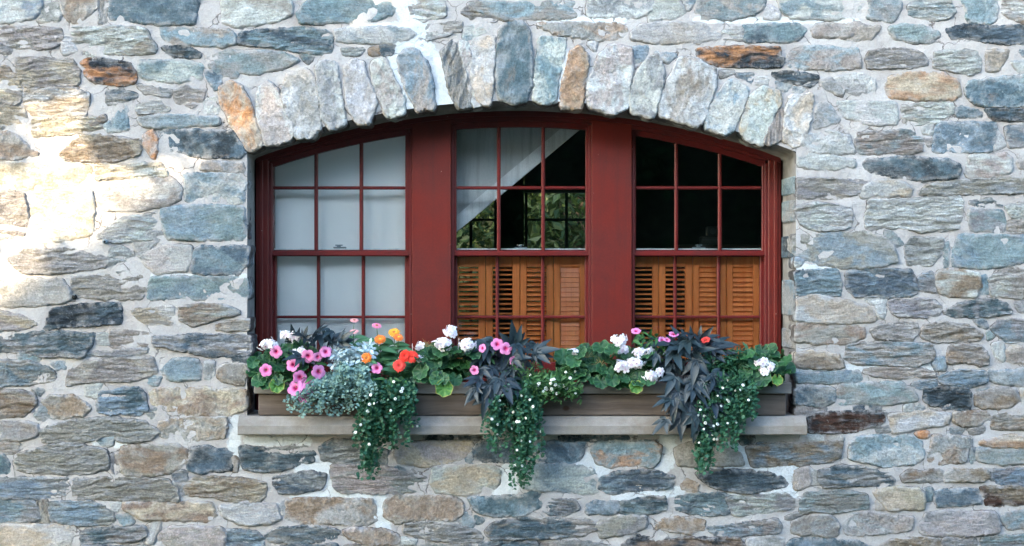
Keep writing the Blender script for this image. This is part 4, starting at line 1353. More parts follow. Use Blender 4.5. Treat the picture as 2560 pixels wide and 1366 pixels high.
# dim things on a shelf deep behind the right sash
sh = thing('dark_shelf', P(1790, 612, 1.2), 'dark shelf board behind the right upper sash', 'shelf')
q = P(1700, 612, 1.2); q2 = P(1905, 612, 1.2)
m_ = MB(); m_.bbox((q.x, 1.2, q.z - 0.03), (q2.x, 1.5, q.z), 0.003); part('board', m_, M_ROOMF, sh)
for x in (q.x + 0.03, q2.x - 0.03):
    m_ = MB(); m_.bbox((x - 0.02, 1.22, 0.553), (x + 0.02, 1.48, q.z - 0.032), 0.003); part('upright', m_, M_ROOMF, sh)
M_BOXG = mat_plain('grey_card', (0.16, 0.17, 0.165), 0.7)
for (x0, x1, y0, y1, lab) in ((1752, 1800, 592, 611, 'dim grey box lying on the dark shelf behind the right sash'), (1769, 1796, 566, 590, 'small dim grey clock standing on the box behind the right sash')):
    c = thing('shelf_box' if y1 > 600 else 'shelf_clock', P((x0 + x1) / 2, y1, 1.25), lab, 'box' if y1 > 600 else 'clock')
    m_ = MB(); bx(m_, x0, x1, y0, y1, 1.24, 1.34, 0.004); part('case', m_, M_BOXG, c)
    if y1 < 600:
        m_ = MB(); cc = P((x0 + x1) / 2, (y0 + y1) / 2, 1.237)
        m_.tube([(cc.x, 1.236, cc.z), (cc.x, 1.2395, cc.z)], 0.017, n=16); part('dial', m_, M_METAL, c)
    else:
        m_ = MB(); bx(m_, x0 + 3, x1 - 3, y0 + 6, y0 + 9, 1.236, 1.2395, 0.001); part('lid_edge', m_, M_METAL, c)

# ------------------------------------------------------------------ red arched window
win = thing('arched_window', P(1296, 1040, YF), 'dark red arched window of three double hung sashes in the stone wall', 'window')


def G(px): return arc(px, (683, 418), (1909, 418), 318)


def arcband(mb, xa, xb, top, bot, yf, yb, n=40):
    xs = [xa + (xb - xa) * i / n for i in range(n + 1)]
    lo = [P(x, bot(x), yf) for x in xs]; hi = [P(x, top(x), yf) for x in xs]
    N = n + 1
    v = [(p.x, yf, p.z) for p in lo] + [(p.x, yf, p.z) for p in hi] + [(p.x, yb, p.z) for p in lo] + [(p.x, yb, p.z) for p in hi]
    f = []
    for i in range(n):
        f += [(i, i + 1, N + i + 1, N + i), (2 * N + i + 1, 2 * N + i, 3 * N + i, 3 * N + i + 1), (i + 1, i, 2 * N + i, 2 * N + i + 1), (N + i, N + i + 1, 3 * N + i + 1, 3 * N + i)]
    f += [(0, N, 3 * N, 2 * N), (N - 1, 3 * N - 1, 4 * N - 1, 2 * N - 1)]
    mb.add(v, f)


m_ = MB(); arcband(m_, 640, 1952, lambda x: back_arc(x) - 5, lambda x: back_arc(x) + 9, YF - 0.012, YF + 0.13); part('head_moulding', m_, M_REDD, win)
m_ = MB(); arcband(m_, 655, 1937, lambda x: back_arc(x) + 8.9, lambda x: max(back_arc(x) + 12, G(min(max(x, 684), 1908)) - 16), YF + 0.006, YF + 0.128); part('head', m_, M_REDD, win)
for x0, x1, i0, i1 in ((639, 671, 671, 680), (1921, 1953, 1912, 1921)):
    m_ = MB(); bx(m_, x0, x1, 399, 1036, YF, YF + 0.13, 0.004); part('jamb', m_, M_RED, win)
    m_ = MB(); bx(m_, i0, i1, 408, 1036, YF + 0.016, YF + 0.128, 0.003); part('stop', m_, M_REDD, win)
    m_ = MB(); xm = (x0 + x1) / 2 + (-3 if x0 < 1000 else 3); bx(m_, xm - 5, xm + 5, 402, 1035, YF - 0.008, YF + 0.01, 0.003); part('jamb_bead', m_, M_RED, win)
for x0, x1 in ((1030, 1128), (1479, 1580)):
    m_ = MB(); bx(m_, x0, x1, 300, 1036, YF + 0.004, YF + 0.127, 0.003); part('mullion', m_, M_RED, win)
    for s0, s1 in ((x0 - 7, x0), (x1, x1 + 7)):
        m_ = MB(); bx(m_, s0, s1, 312, 1036, YF + 0.018, YF + 0.125, 0.002); part('stop', m_, M_REDD, win)
m_ = MB(); bx(m_, 640, 1952, 946, 1035, YF + 0.022, YF + 0.16, 0.003); part('window_sill_board', m_, M_RED, win)

YU, YL = YF + 0.030, YF + 0.068
SASH = [((683, 1013), (790, 903), (691, 1012), (796, 908), 'left'), ((1141, 1464), (1247, 1358), (1143, 1462), (1243, 1357), 'middle'), ((1590, 1905), (1691, 1800), (1588, 1900), (1688, 1797), 'right')]
for (g0, g1), mx_, (h0, h1), mxl, nm in SASH:
    us = part('upper_sash', (lambda m: (arcband(m, g0 - 9, g1 + 9, lambda x: G(x) - 20, lambda x: G(x), YU, YU + 0.034), m)[1])(MB()), M_SASH, win, label='upper sash of the %s window' % nm)
    for x0, x1 in ((g0 - 11, g0), (g1, g1 + 11)):
        m_ = MB(); bx(m_, x0, x1, G(x0) - 8, 640, YU - 0.001, YU + 0.0335, 0.004); part('stile', m_, M_SASH, us)
    m_ = MB(); bx(m_, g0 - 11.5, g1 + 11.5, 627, 641, YU - 0.0035, YU + 0.036, 0.005); part('meeting_rail', m_, M_SASH, us)
    for x in mx_:
        m_ = MB(); bx(m_, x - 4.6, x + 4.6, G(x) - 2, 628, YU + 0.0005, YU + 0.028, 0.006); part('muntin', m_, M_SASH, us)
    m_ = MB(); bx(m_, g0 - 1, g1 + 1, 466, 474, YU + 0.0018, YU + 0.0265, 0.006); part('muntin', m_, M_SASH, us)
    xs = [g0, mx_[0], mx_[1], g1]
    for i in range(3):
        xa, xb = xs[i] - 1, xs[i + 1] + 1
        tp = [xa + (xb - xa) * k / 6 for k in range(7)]
        m_ = MB(); m_.prism([(P(x, G(x) - 1, YU).x, P(x, G(x) - 1, YU).z) for x in tp][::-1] + [(P(xa, 471, YU).x, P(xa, 471, YU).z), (P(xb, 471, YU).x, P(xb, 471, YU).z)], YU + 0.013, YU + 0.016)
        part('pane', m_, M_GLASS, us)
        m_ = MB(); a = P(xa, 628, YU); b = P(xb, 470, YU); m_.box((a.x, YU + 0.013, a.z), (b.x, YU + 0.016, b.z)); part('pane', m_, M_GLASS, us)
    # lower sash, behind
    m_ = MB(); bx(m_, h0 - 12, h1 + 12, 625, 641, YL, YL + 0.034, 0.003)
    ls = part('lower_sash', m_, M_SASH, win, label='lower sash of the %s window' % nm)
    m_ = MB(); bx(m_, h0 - 11, h1 + 11, 621.6, 625.2, YL + 0.004, YL + 0.0335, 0.001); part('rail_cap', m_, M_WHITE, ls)
    for x0, x1 in ((h0 - 13, h0), (h1, h1 + 13)):
        m_ = MB(); bx(m_, x0, x1, 640, 945, YL + 0.001, YL + 0.033, 0.004); part('stile', m_, M_SASH, ls)
    m_ = MB(); bx(m_, h0 - 12, h1 + 12, 906, 944, YL - 0.001, YL + 0.0345, 0.004); part('bottom_rail', m_, M_SASH, ls)
    for x in mxl:
        m_ = MB(); bx(m_, x - 4.2, x + 4.2, 638, 908, YL + 0.0015, YL + 0.028, 0.006); part('muntin', m_, M_SASH, ls)
    m_ = MB(); bx(m_, h0 - 1, h1 + 1, 789.5, 796.5, YL + 0.0028, YL + 0.0265, 0.006); part('muntin', m_, M_SASH, ls)
    xs = [h0, mxl[0], mxl[1], h1]
    for i in range(3):
        for ya, yb in ((639, 793), (793, 908)):
            m_ = MB(); a = P(xs[i] - 1, yb, YL); b = P(xs[i + 1] + 1, ya, YL); m_.box((a.x, YL + 0.013, a.z), (b.x, YL + 0.016, b.z)); part('pane', m_, M_GLASS, ls)
    # sash lock on the meeting rail
    xl = {'left': 849, 'middle': 1302, 'right': 1748}[nm]
    m_ = MB(); bx(m_, xl - 16, xl + 16, 617.6, 621.4, YL + 0.008, YL + 0.03, 0.002)
    c = P(xl, 616, YL + 0.018); m_.tube([(c.x - 0.004, c.y, c.z - 0.004), (c.x - 0.004, c.y, c.z + 0.006)], 0.011, 0.008, 10)
    m_.bbox((c.x - 0.022, c.y - 0.006, c.z + 0.002), (c.x + 0.016, c.y + 0.003, c.z + 0.008), 0.002)
    part('sash_lock', m_, M_METAL, ls)

# ------------------------------------------------------------------ interior louvred shutters
YS = 0.367
SHUT = [('left half open louvres', 'row of four brown wooden louvred shutter leaves behind the middle lower sash',
         [(1136, 1147, 1196, 1213.4, 18), (1214.6, 1232, 1281, 1299.4, 8), (1300.6, 1317, 1366, 1383.2, 33), (1384.4, 1401, 1449, 1470, 78)]),
        ('right', 'row of four brown wooden louvred shutter leaves behind the right lower sash',
         [(1574, 1587, 1631, 1645.6, 8), (1646.8, 1664, 1713, 1731.4, 12), (1732.6, 1748, 1795, 1815.2, 55), (1816.4, 1832, 1883, 1907, 57)])]
for _, lab, leaves in SHUT:
    st = thing('louvred_shutters', P((leaves[0][0] + leaves[-1][3]) / 2, 945, YS), lab, 'shutters', 'louvred shutters behind the lower sashes')
    for (x0, s0, s1, x1, tilt) in leaves:
        m_ = MB(); bx(m_, x0, s0, 642, 944, YS, YS + 0.026, 0.003)
        lf = part('shutter_leaf', m_, M_SHUT, st)
        m_ = MB(); bx(m_, s1, x1, 642, 944, YS, YS + 0.026, 0.003); part('stile', m_, M_SHUT, lf)
        for ya, yb in ((642.5, 668), (922, 943.5)):
            m_ = MB(); bx(m_, s0, s1, ya, yb, YS + 0.0015, YS + 0.0245, 0.002); part('rail', m_, M_SHUT, lf)
        a = P(s0, 0, YS).x; b = P(s1, 0, YS).x
        m_ = MB(); m_.bbox((a + 0.0008, -0.0155, -0.0032), (b - 0.0008, 0.0155, 0.0032), 0.0014)
        sm = m_.mesh('slat', M_SHUT); sm.transform(Matrix.Translation((-(a + b) / 2, 0, 0)))
        py = 675.0
        while py < 920:
            c = P((s0 + s1) / 2, py, YS + 0.013)
            o = link('slat', sm, lf)
            o.location = Vector(((a + b) / 2, YS + 0.013, c.z)) - wloc(lf)
            o.rotation_euler = (R(tilt + random.uniform(-3, 3)), 0, R(random.uniform(-.25, .25)))
            py += 12.15

# ------------------------------------------------------------------ sill and window box
sill = thing('stone_sill', P(1305, 1088, 0), 'long pale cast stone sill under the wooden window box', 'sill')
yf_ = -0.072
zt = P(0, 1040.6, -0.036).z; zf_ = P(0, 1061, yf_).z; zl = P(0, 1088, yf_).z
xa, xb = P(594, 0, yf_).x, P(2018, 0, yf_).x
prof = [(yf_ + 0.004, zl), (yf_, zl + 0.005), (yf_ - 0.001, zf_ - 0.008), (yf_ + 0.007, zf_), (-0.037, zt - 0.001), (-0.030, zt), (YF + 0.02, zt + 0.003), (YF + 0.02, zl)]
ns = 120
m_ = MB()
for i in range(ns + 1):
    x = xa + (xb - xa) * i / ns
    for k, (yy, zz) in enumerate(prof):
        j = 0.0022 * fbm(x * 13, k * 3.1, 2, 3)
        if k in (2, 3): j += -0.006 * max(0, fbm(x * 9, 3, 7, 3) - 0.45)
        m_.v.append((x, yy + (j if k < 4 else 0), zz + (j * 0.7 if 1 < k < 4 else 0)))
np_ = len(prof)
for i in range(ns):
    for k in range(np_):
        a = i * np_ + k; b = i * np_ + (k + 1) % np_
        m_.f.append((a, a + np_, b + np_, b))
m_.f.append(tuple(range(np_)))
m_.f.append(tuple(ns * np_ + k for k in range(np_))[::-1])
part('slab', m_, M_SILL, sill)

box = thing('window_box', P(1305, 1040, 0.05), 'weathered brown wooden flower box standing on the stone sill', 'planter')
BY = -0.035
m_ = MB(); bx(m_, 646, 1965, 985.5, 1038.6, BY, BY + 0.022, 0.003); part('front_board', m_, M_BOX, box)
m_ = MB(); bx(m_, 635, 1979, 957, 985, BY - 0.016, BY + 0.014, 0.003); part('top_rail', m_, M_TRIM, box)
for x0, x1 in ((646.5, 656), (1955, 1964.5)):
    m_ = MB(); a = P(x0, 1038, BY); b = P(x1, 962, BY); m_.bbox((a.x, BY + 0.0225, a.z), (b.x, 0.14, b.z), 0.003); part('end_board', m_, M_BOX, box)
m_ = MB(); a = P(646, 1038, BY); b = P(1965, 962, BY); m_.bbox((a.x, 0.1405, a.z), (b.x, 0.16, b.z), 0.003); part('back_board', m_, M_BOX, box)
m_ = MB(); a = P(657, 1034, BY); b = P(1954, 966, BY); m_.box((a.x, BY + 0.023, a.z), (b.x, 0.14, b.z)); part('soil', m_, M_SOIL, box)
ZSOIL = b.z

# iron tube and drain hole in the wall
an = thing('iron_tube', P(265, 605, -0.01), 'short rusty iron tube end sticking out of the wall at left', 'tube')
c = P(265, 605)
m_ = MB(); m_.tube([(c.x, 0.02, c.z), (c.x + 0.002, -0.035, c.z)], 0.011, n=12); part('tube', m_, M_METAL, an, True)
m_ = MB(); m_.tube([(c.x + 0.002, -0.0348, c.z), (c.x + 0.002, -0.0358, c.z)], 0.006, n=10); part('bore', m_, mat_plain('black_bore', (0.01, 0.01, 0.01)), an)
an = thing('drain_tube', P(187, 743, -0.01), 'small dark drain tube between two stones at lower left', 'tube')
c = P(187, 743)
m_ = MB(); m_.tube([(c.x, 0.02, c.z), (c.x, -0.012, c.z)], 0.012, n=12); part('tube', m_, bpy.data.materials['black_bore'], an, True)
m_ = MB(); m_.tube([(c.x, -0.011, c.z + 0.011), (c.x, -0.0135, c.z + 0.009)], 0.004, n=6); part('rim', m_, M_METAL, an)
# ------------------------------------------------------------------ plants in the window box
def rimattr(me, **kw):
    for k, v in kw.items():
        me.attributes.new(k, 'FLOAT', 'POINT').data.foreach_set('value', np.array(v, np.float32))
    return me


def geranium_leaf(name, mat, seed):
    r_ = random.Random(seed)
    n = 30
    v, f, rim, vn = [(0, 0.42, -0.10)], [], [0.0], [0.8]
    for ring, rr in ((1, 0.28), (2, 0.62), (3, 0.97), (4, 1.06)):
        for k in range(n):
            a = -math.pi / 2 + 2 * math.pi * (k + 0.5) / n
            notch = math.exp(-((abs((k + 0.5) / n - 0.5) - 0.5) / 0.035) ** 2)
            lob = 0.5 + 0.5 * math.cos(a * 7 + math.pi / 2)
            rad = rr * (1 - 0.75 * notch) * (1 + (0.10 * lob - 0.04) * (rr > 0.5)) * 0.52
            fold = (0.10 * (1 - lob) - 0.04) * rr
            z = -0.10 + 0.20 * (rr * 0.62) ** 1.6 + fold * 0.8 + 0.03 * r_.uniform(-1, 1) * rr + 0.05 * math.sin(2 * a + seed) * rr
            v.append((rad * math.cos(a), 0.42 + rad * math.sin(a), z))
            rim.append({1: 0, 2: 0.4, 3: 0.86, 4: 1.0}[ring]); vn.append(lob ** 6 if ring < 4 else 0)
    for k in range(n):
        j = (k + 1) % n
        f.append((0, 1 + k, 1 + j))
        for q in range(3):
            a = 1 + q * n
            f.append((a + k, a + n + k, a + n + j)); f.append((a + k, a + n + j, a + j))
    return rimattr(mesh(name, v, f, True, mat), rim=rim, vein=vn)


def lance(v, f, rim, vn, base, ang, L, Wd, droop, fold=0.25, z0=0.0, n=6, curl=0.0):
    """a pointed blade in the xy plane from base, pointing at ang (0 = +y)"""
    o = len(v)
    ca, sa = math.cos(ang), math.sin(ang)
    for i in range(n + 1):
        t = i / n
        w = Wd * (math.sin(math.pi * min(1, t ** 0.75)) ** 0.9) * (1 - 0.25 * t) * 0.5
        if i == n: w = 0.001
        if i == 0: w = Wd * 0.08
        y = L * t; z = z0 - droop * L * t * t + curl * math.sin(t * 5) * L
        for s in (-1, 0, 1):
            x = w * s
            zz = z + abs(s) * w * fold * 2
            v.append((base[0] + x * ca + y * sa, base[1] - x * sa + y * ca, zz))
            rim.append(abs(s) * 0.9); vn.append(1.0 - abs(s))
    for i in range(n):
        for s in range(2):
            a = o + i * 3 + s
            f.append((a, a + 1, a + 4, a + 3))


def vine_leaf(name, mat, seed):
    r_ = random.Random(seed)
    v, f, rim, vn = [], [], [], []
    for ang, L, Wd in ((0, 1.0, 0.36), (0.72, 0.80, 0.30), (-0.72, 0.80, 0.30), (1.5, 0.48, 0.22), (-1.5, 0.48, 0.22)):
        lance(v, f, rim, vn, (0, 0.12), ang + r_.uniform(-.12, .12), L * r_.uniform(0.9, 1.08), Wd, r_.uniform(0.05, 0.3), r_.uniform(0.1, 0.3), 0.002 * len(v) / 21)
    return rimattr(mesh(name, v, f, True, mat), rim=rim, vein=vn)


def blade_leaf(name, mat, seed, wd=0.42):
    r_ = random.Random(seed)
    v, f, rim, vn = [], [], [], []
    lance(v, f, rim, vn, (0, 0), 0, 1.0, wd, r_.uniform(0.05, 0.35), 0.18, 0, 7, r_.uniform(-.02, .02))
    return rimattr(mesh(name, v, f, True, mat), rim=rim, vein=vn)


def petunia_mesh(name, mat, seed):
    r_ = random.Random(seed)
    n = 40
    v, f, rad = [], [], []
    rows = [(0.05, -0.62), (0.10, -0.30), (0.17, -0.10), (0.45, 0.02), (0.78, 0.05), (1.0, 0.0)]
    for q, (rr, z) in enumerate(rows):
        for k in range(n):
            a = 2 * math.pi * k / n
            lob = abs(math.cos(2.5 * a)) ** 0.5
            R_ = rr * (1 if q < 3 else 1 - 0.20 * (1 - lob) * (rr ** 2))
            zz = z + (0.07 * math.sin(5 * a + seed) + 0.05 * r_.uniform(-1, 1)) * max(0, rr - 0.4) + (0.05 * (1 - lob) * (q > 2))
            v.append((R_ * math.cos(a), R_ * math.sin(a), zz)); rad.append(rr)
    for q in range(len(rows) - 1):
        for k in range(n):
            j = (k + 1) % n
            f.append((q * n + k, q * n + j, (q + 1) * n + j, (q + 1) * n + k))
    return rimattr(mesh(name, v, f, True, mat), rad=rad)


def daisy_mesh(name, mat, seed, np_=16, layers=2, w=0.30):
    r_ = random.Random(seed)
    v, f, rad = [], [], []
    for ly in range(layers):
        for k in range(np_):
            a = 2 * math.pi * (k + 0.5 * ly) / np_ + r_.uniform(-.06, .06)
            L = (1.0 - 0.2 * ly) * r_.uniform(0.92, 1.05); up = 0.05 + 0.14 * ly
            ux, uy = math.cos(a), math.sin(a); wx, wy = -uy, ux
            o = len(v)
            for i, (t, ww) in enumerate(((0.12, 0.4), (0.45, 0.95), (0.8, 1.0), (1.0, 0.45))):
                for s in (-1, 0, 1):
                    z = up * t - 0.16 * t * t + 0.03 * (abs(s)) + 0.02 * r_.uniform(-1, 1)
                    v.append((ux * L * t + wx * s * ww * w * 0.5, uy * L * t + wy * s * ww * w * 0.5, z)); rad.append(t)
            for i in range(3):
                for s in range(2):
                    q = o + i * 3 + s
                    f.append((q, q + 1, q + 4, q + 3))
    return rimattr(mesh(name, v, f, True, mat), rad=rad)


def floret_mesh(name, mat, seed):
    return daisy_mesh(name, mat, seed, 5, 1, 0.72)


def button_mesh(name, mat, h=0.25):
    m = MB(); n = 10
    m.v.append((0, 0, h))
    for q, (rr, z) in enumerate(((0.55, h * 0.9), (0.95, h * 0.5), (1.0, -0.05))):
        for k in range(n):
            a = 2 * math.pi * k / n
            m.v.append((rr * math.cos(a), rr * math.sin(a), z))
    for k in range(n):
        j = (k + 1) % n
        m.f.append((0, 1 + k, 1 + j))
        for q in range(2):
            m.f.append((1 + q * n + k, 1 + (q + 1) * n + k, 1 + (q + 1) * n + j, 1 + q * n + j))
    return m.mesh(name, mat, True)


def orient(o, loc, tip, nrm, s, parent):
    tip = Vector(tip).normalized(); nrm = Vector(nrm)
    x = tip.cross(nrm)
    if x.length < 1e-4: x = tip.orthogonal()
    x.normalize()
    z = x.cross(tip)
    sc = s if isinstance(s, (tuple, list)) else (s, s, s)
    m = Matrix(((x.x * sc[0], tip.x * sc[1], z.x * sc[2], 0), (x.y * sc[0], tip.y * sc[1], z.y * sc[2], 0), (x.z * sc[0], tip.z * sc[1], z.z * sc[2], 0), (0, 0, 0, 1)))
    o.matrix_local = Matrix.Translation(Vector(loc) - wloc(parent)) @ m
    return o


def face(o, loc, nrm, s, parent, spin=None):
    """flower: local +z looks along nrm"""
    n_ = Vector(nrm).normalized()
    t = n_.orthogonal().normalized()
    t = Matrix.Rotation(random.uniform(0, 6.28) if spin is None else spin, 3, n_) @ t
    return orient(o, loc, t, n_, s, parent)


px = lambda v: v / S
M_GER = mat_leaf('geranium_leaf', (0.008, 0.040, 0.013), (0.026, 0.094, 0.028), (0.11, 0.24, 0.09), 0.5, 0.2, 0.4, (0.05, 0.15, 0.045))
M_GERY = mat_leaf('yellowing_leaf', (0.05, 0.17, 0.03), (0.11, 0.25, 0.04), (0.5, 0.4, 0.1), 0.5, 0.3)
M_VINE = mat_leaf('dark_vine_leaf', (0.0070, 0.0120, 0.0200), (0.0230, 0.0400, 0.0440), None, 0.40, 0.08, 0.4, (0.022, 0.036, 0.045))
M_ZLEAF = mat_leaf('zinnia_leaf', (0.040, 0.130, 0.056), (0.092, 0.225, 0.105), None, 0.55, 0.25, 0.35, (0.11, 0.24, 0.1))
M_PLEAF = mat_leaf('petunia_leaf', (0.025, 0.085, 0.02), (0.06, 0.16, 0.04), None, 0.55, 0.25)
M_BAC = mat_leaf('trailing_leaf', (0.016, 0.066, 0.034), (0.070, 0.185, 0.105), None, 0.45, 0.25)
M_SILV = mat_leaf('grey_green_leaf', (0.16, 0.27, 0.235), (0.34, 0.47, 0.425), None, 0.75, 0.15, 0.15)
M_DUST = mat_leaf('silver_leaf', (0.46, 0.57, 0.60), (0.66, 0.75, 0.78), None, 0.85, 0.12, 0.1)
M_FINE = mat_leaf('fine_green_leaf', (0.032, 0.094, 0.030), (0.080, 0.185, 0.062), None, 0.5, 0.25)
M_DARKF = mat_leaf('dark_fine_leaf', (0.015, 0.06, 0.03), (0.035, 0.115, 0.055), None, 0.5, 0.2)
M_STEM = mat_plain('green_stem', (0.07, 0.13, 0.045), 0.6)
M_STRAW = mat_plain('dry_straw', (0.34, 0.27, 0.11), 0.8)
M_STEMD = mat_plain('dark_stem', (0.045, 0.04, 0.045), 0.6)
M_PINK = mat_petal('pink_petunia_petal', (0.72, 0.24, 0.50), (0.56, 0.035, 0.18))
M_PALE = mat_petal('pale_zinnia_petal', (0.85, 0.42, 0.42))
M_ROSE = mat_petal('rose_zinnia_petal', (0.80, 0.25, 0.40))
M_WFL = mat_petal('white_geranium_petal', (0.90, 0.87, 0.89), (0.80, 0.60, 0.72))
M_WSM = mat_petal('small_white_petal', (0.88, 0.88, 0.86), (0.7, 0.7, 0.35))
M_YEL = mat_petal('yellow_zinnia_petal', (0.85, 0.42, 0.03), (0.75, 0.22, 0.02))
M_ORA = mat_petal('orange_zinnia_petal', (0.85, 0.22, 0.015), (0.65, 0.12, 0.01))
M_REDF = mat_petal('red_petal', (0.80, 0.030, 0.012), (0.55, 0.015, 0.012))
M_BUTT = mat_plain('brown_flower_centre', (0.30, 0.10, 0.02), 0.9)
M_BUTY = mat_plain('yellow_flower_centre', (0.60, 0.36, 0.03), 0.9)
GL = [geranium_leaf('leaf', M_GER, i) for i in range(4)]
GLY = geranium_leaf('leaf', M_GERY, 9)
VL = [vine_leaf('leaf', M_VINE, i) for i in range(4)]
ZL = [blade_leaf('leaf', M_ZLEAF, i) for i in range(3)]
PL = [blade_leaf('leaf', M_PLEAF, i, 0.36) for i in range(3)]
PET = [petunia_mesh('flower', M_PINK, i) for i in range(3)]
REDP = petunia_mesh('flower', M_REDF, 4)
FLO = [floret_mesh('floret', M_WFL, i) for i in range(3)]
BUTT = button_mesh('flower_centre', M_BUTT); BUTY = button_mesh('flower_centre', M_BUTY)
WSM = daisy_mesh('flower', M_WSM, 3, 5, 1, 0.9)
PG = 'plants in the window box'


def root(px_, y=0.055):
    p = P(px_, 960, y); p.z = ZSOIL
    return p


def depth_for(py, r_, front=-0.075):
    if py > 945: return front - r_.uniform(0.0, 0.05) - 0.0003 * max(0, py - 960)
    return r_.uniform(front - 0.03, 0.075)


def curve(a, b, r_, sag=0.03, n=5):
    a = Vector(a); b = Vector(b)
    mid = a.lerp(b, 0.5) + Vector((r_.uniform(-.01, .01), -0.01, sag))
    return [(a * (1 - t) ** 2 + mid * 2 * t * (1 - t) + b * t * t) for t in [i / n for i in range(n + 1)]]


def leaf_spots(ell, n, r_, dmin):
    """spread leaf places over ellipses, keeping them apart a little"""
    out = []
    areas = [e[2] * e[3] for e in ell]
    tries = 0
    while len(out) < n and tries < n * 60:
        tries += 1
        e = r_.choices(ell, areas)[0]
        a = r_.uniform(0, 6.283); q = math.sqrt(r_.random())
        p = (e[0] + e[2] * q * math.cos(a), e[1] + e[3] * q * math.sin(a))
        if all(math.hypot(p[0] - o[0], p[1] - o[1]) > dmin for o in out): out.append(p)
    return out


def flower_head(pl, stems, px_, py_, y, r_px, r_, nfl=15, base=None, squash=0.75):
    c = P(px_, py_, y)
    b = base if base is not None else root(px_)
    m = MB()
    nrm0 = Vector((0, -0.75, 0.65)).normalized()
    pts = []
    for k in range(nfl):
        t = (k + 0.5) / nfl
        th = math.acos(1 - t * 1.15); ph = k * 2.39996
        d = Vector((math.sin(th) * math.cos(ph), math.sin(th) * math.sin(ph), math.cos(th)))
        q = nrm0.to_track_quat('Z', 'Y')
        d = q @ d
        pts.append(d)
    R_ = px(r_px)
    cc = c + Vector((0, 0.02, -0.012))
    for d in pts: m.tube([cc, cc + d * R_ * 0.72], 0.0011, n=4)
    hd_ = part('flower_head', m, M_STEM, pl)
    for d in pts:
        o = link('floret', FLO[r_.randrange(3)], hd_)
        q_ = r_.uniform(0.55, 1.15)
        dd = Vector((d.x * 1.15 * q_ + r_.uniform(-.12, .12), d.y, d.z * squash * q_ + r_.uniform(-.12, .12)))
        face(o, cc + dd * R_ * 0.8, d + Vector((r_.uniform(-.6, .6), r_.uniform(-.5, .2), r_.uniform(-.5, .5))), px(r_.uniform(8.0, 11.0)), hd_)
    stems.tube(curve(b, cc, r_, 0.02), 0.0022, 0.0018, 5)


def geranium(label, rx_, ell, n, heads, seed, yellow=(), size=(28, 43), dmin=13, cat='geranium', spent=()):
    r_ = random.Random(seed)
    rt = root(rx_)
    pl = thing('geranium', rt, label, cat, PG)
    st = MB()
    spots = sorted(leaf_spots(ell, n, r_, dmin), key=lambda p: p[1])
    for i, (x, y) in enumerate(spots):
        yy = depth_for(y, r_)
        c = P(x, y, yy)
        s = px(r_.uniform(*size))
        rad = Vector((x - rx_, 0, -(y - 930))) / 90
        nrm = Vector((rad.x * 0.45 + r_.uniform(-.45, .45), -0.95, 0.75 + 0.35 * rad.z + r_.uniform(-.45, .4)))
        tip = Vector((rad.x * 0.8 + r_.uniform(-.7, .7), -0.35, r_.uniform(-1.0, 0.15)))
        o = link('leaf', GL[r_.randrange(4)], pl)
        orient(o, c - tip.normalized() * s * 0.4, tip, nrm, s, pl)
        b = root(rx_ + (x - rx_) * 0.45, 0.055)
        st.tube(curve(b, c - tip.normalized() * s * 0.4, r_, 0.03), 0.0022, 0.0014, 5)
    for (x, y, s, tx) in yellow:
        c = P(x, y, -0.125)
        o = link('leaf', GLY, pl, label='yellowing leaf hanging over the box')
        orient(o, c + Vector((0, 0, px(s) * 0.35)), (tx, -0.25, -1), (0.2, -1, 0.35), px(s), pl)
        st.tube(curve(root(rx_ + (x - rx_) * .6), c + Vector((0, 0, px(s) * 0.35)), r_, 0.04), 0.002, 0.0014, 5)
    for hd_ in heads:
        x, y, r__, nf = hd_[:4]
        yy = hd_[4] if len(hd_) > 4 else -0.085
        flower_head(pl, st, x, y, yy, r__, r_, nf, root(rx_ + (x - rx_) * 0.5))
    for (x, y) in spent:
        m = MB(); c = P(x, y, -0.06)
        for k in range(18):
            a = r_.uniform(-1.4, 1.4); L = px(r_.uniform(12, 24))
            d = Vector((math.sin(a), r_.uniform(-.6, .2), math.cos(a) * 0.9)).normalized()
            m.tube([c, c + d * L * 0.6 + Vector((0, 0, 0.003)), c + d * L], 0.0012, 0.0007, 4)
        part('spent_flower_head', m, M_STRAW, pl)
        st.tube(curve(root(rx_ + (x - rx_) * .5), c, r_, 0.02), 0.002, 0.0016, 5)
    part('stems', st, M_STEM, pl, True)
    return pl


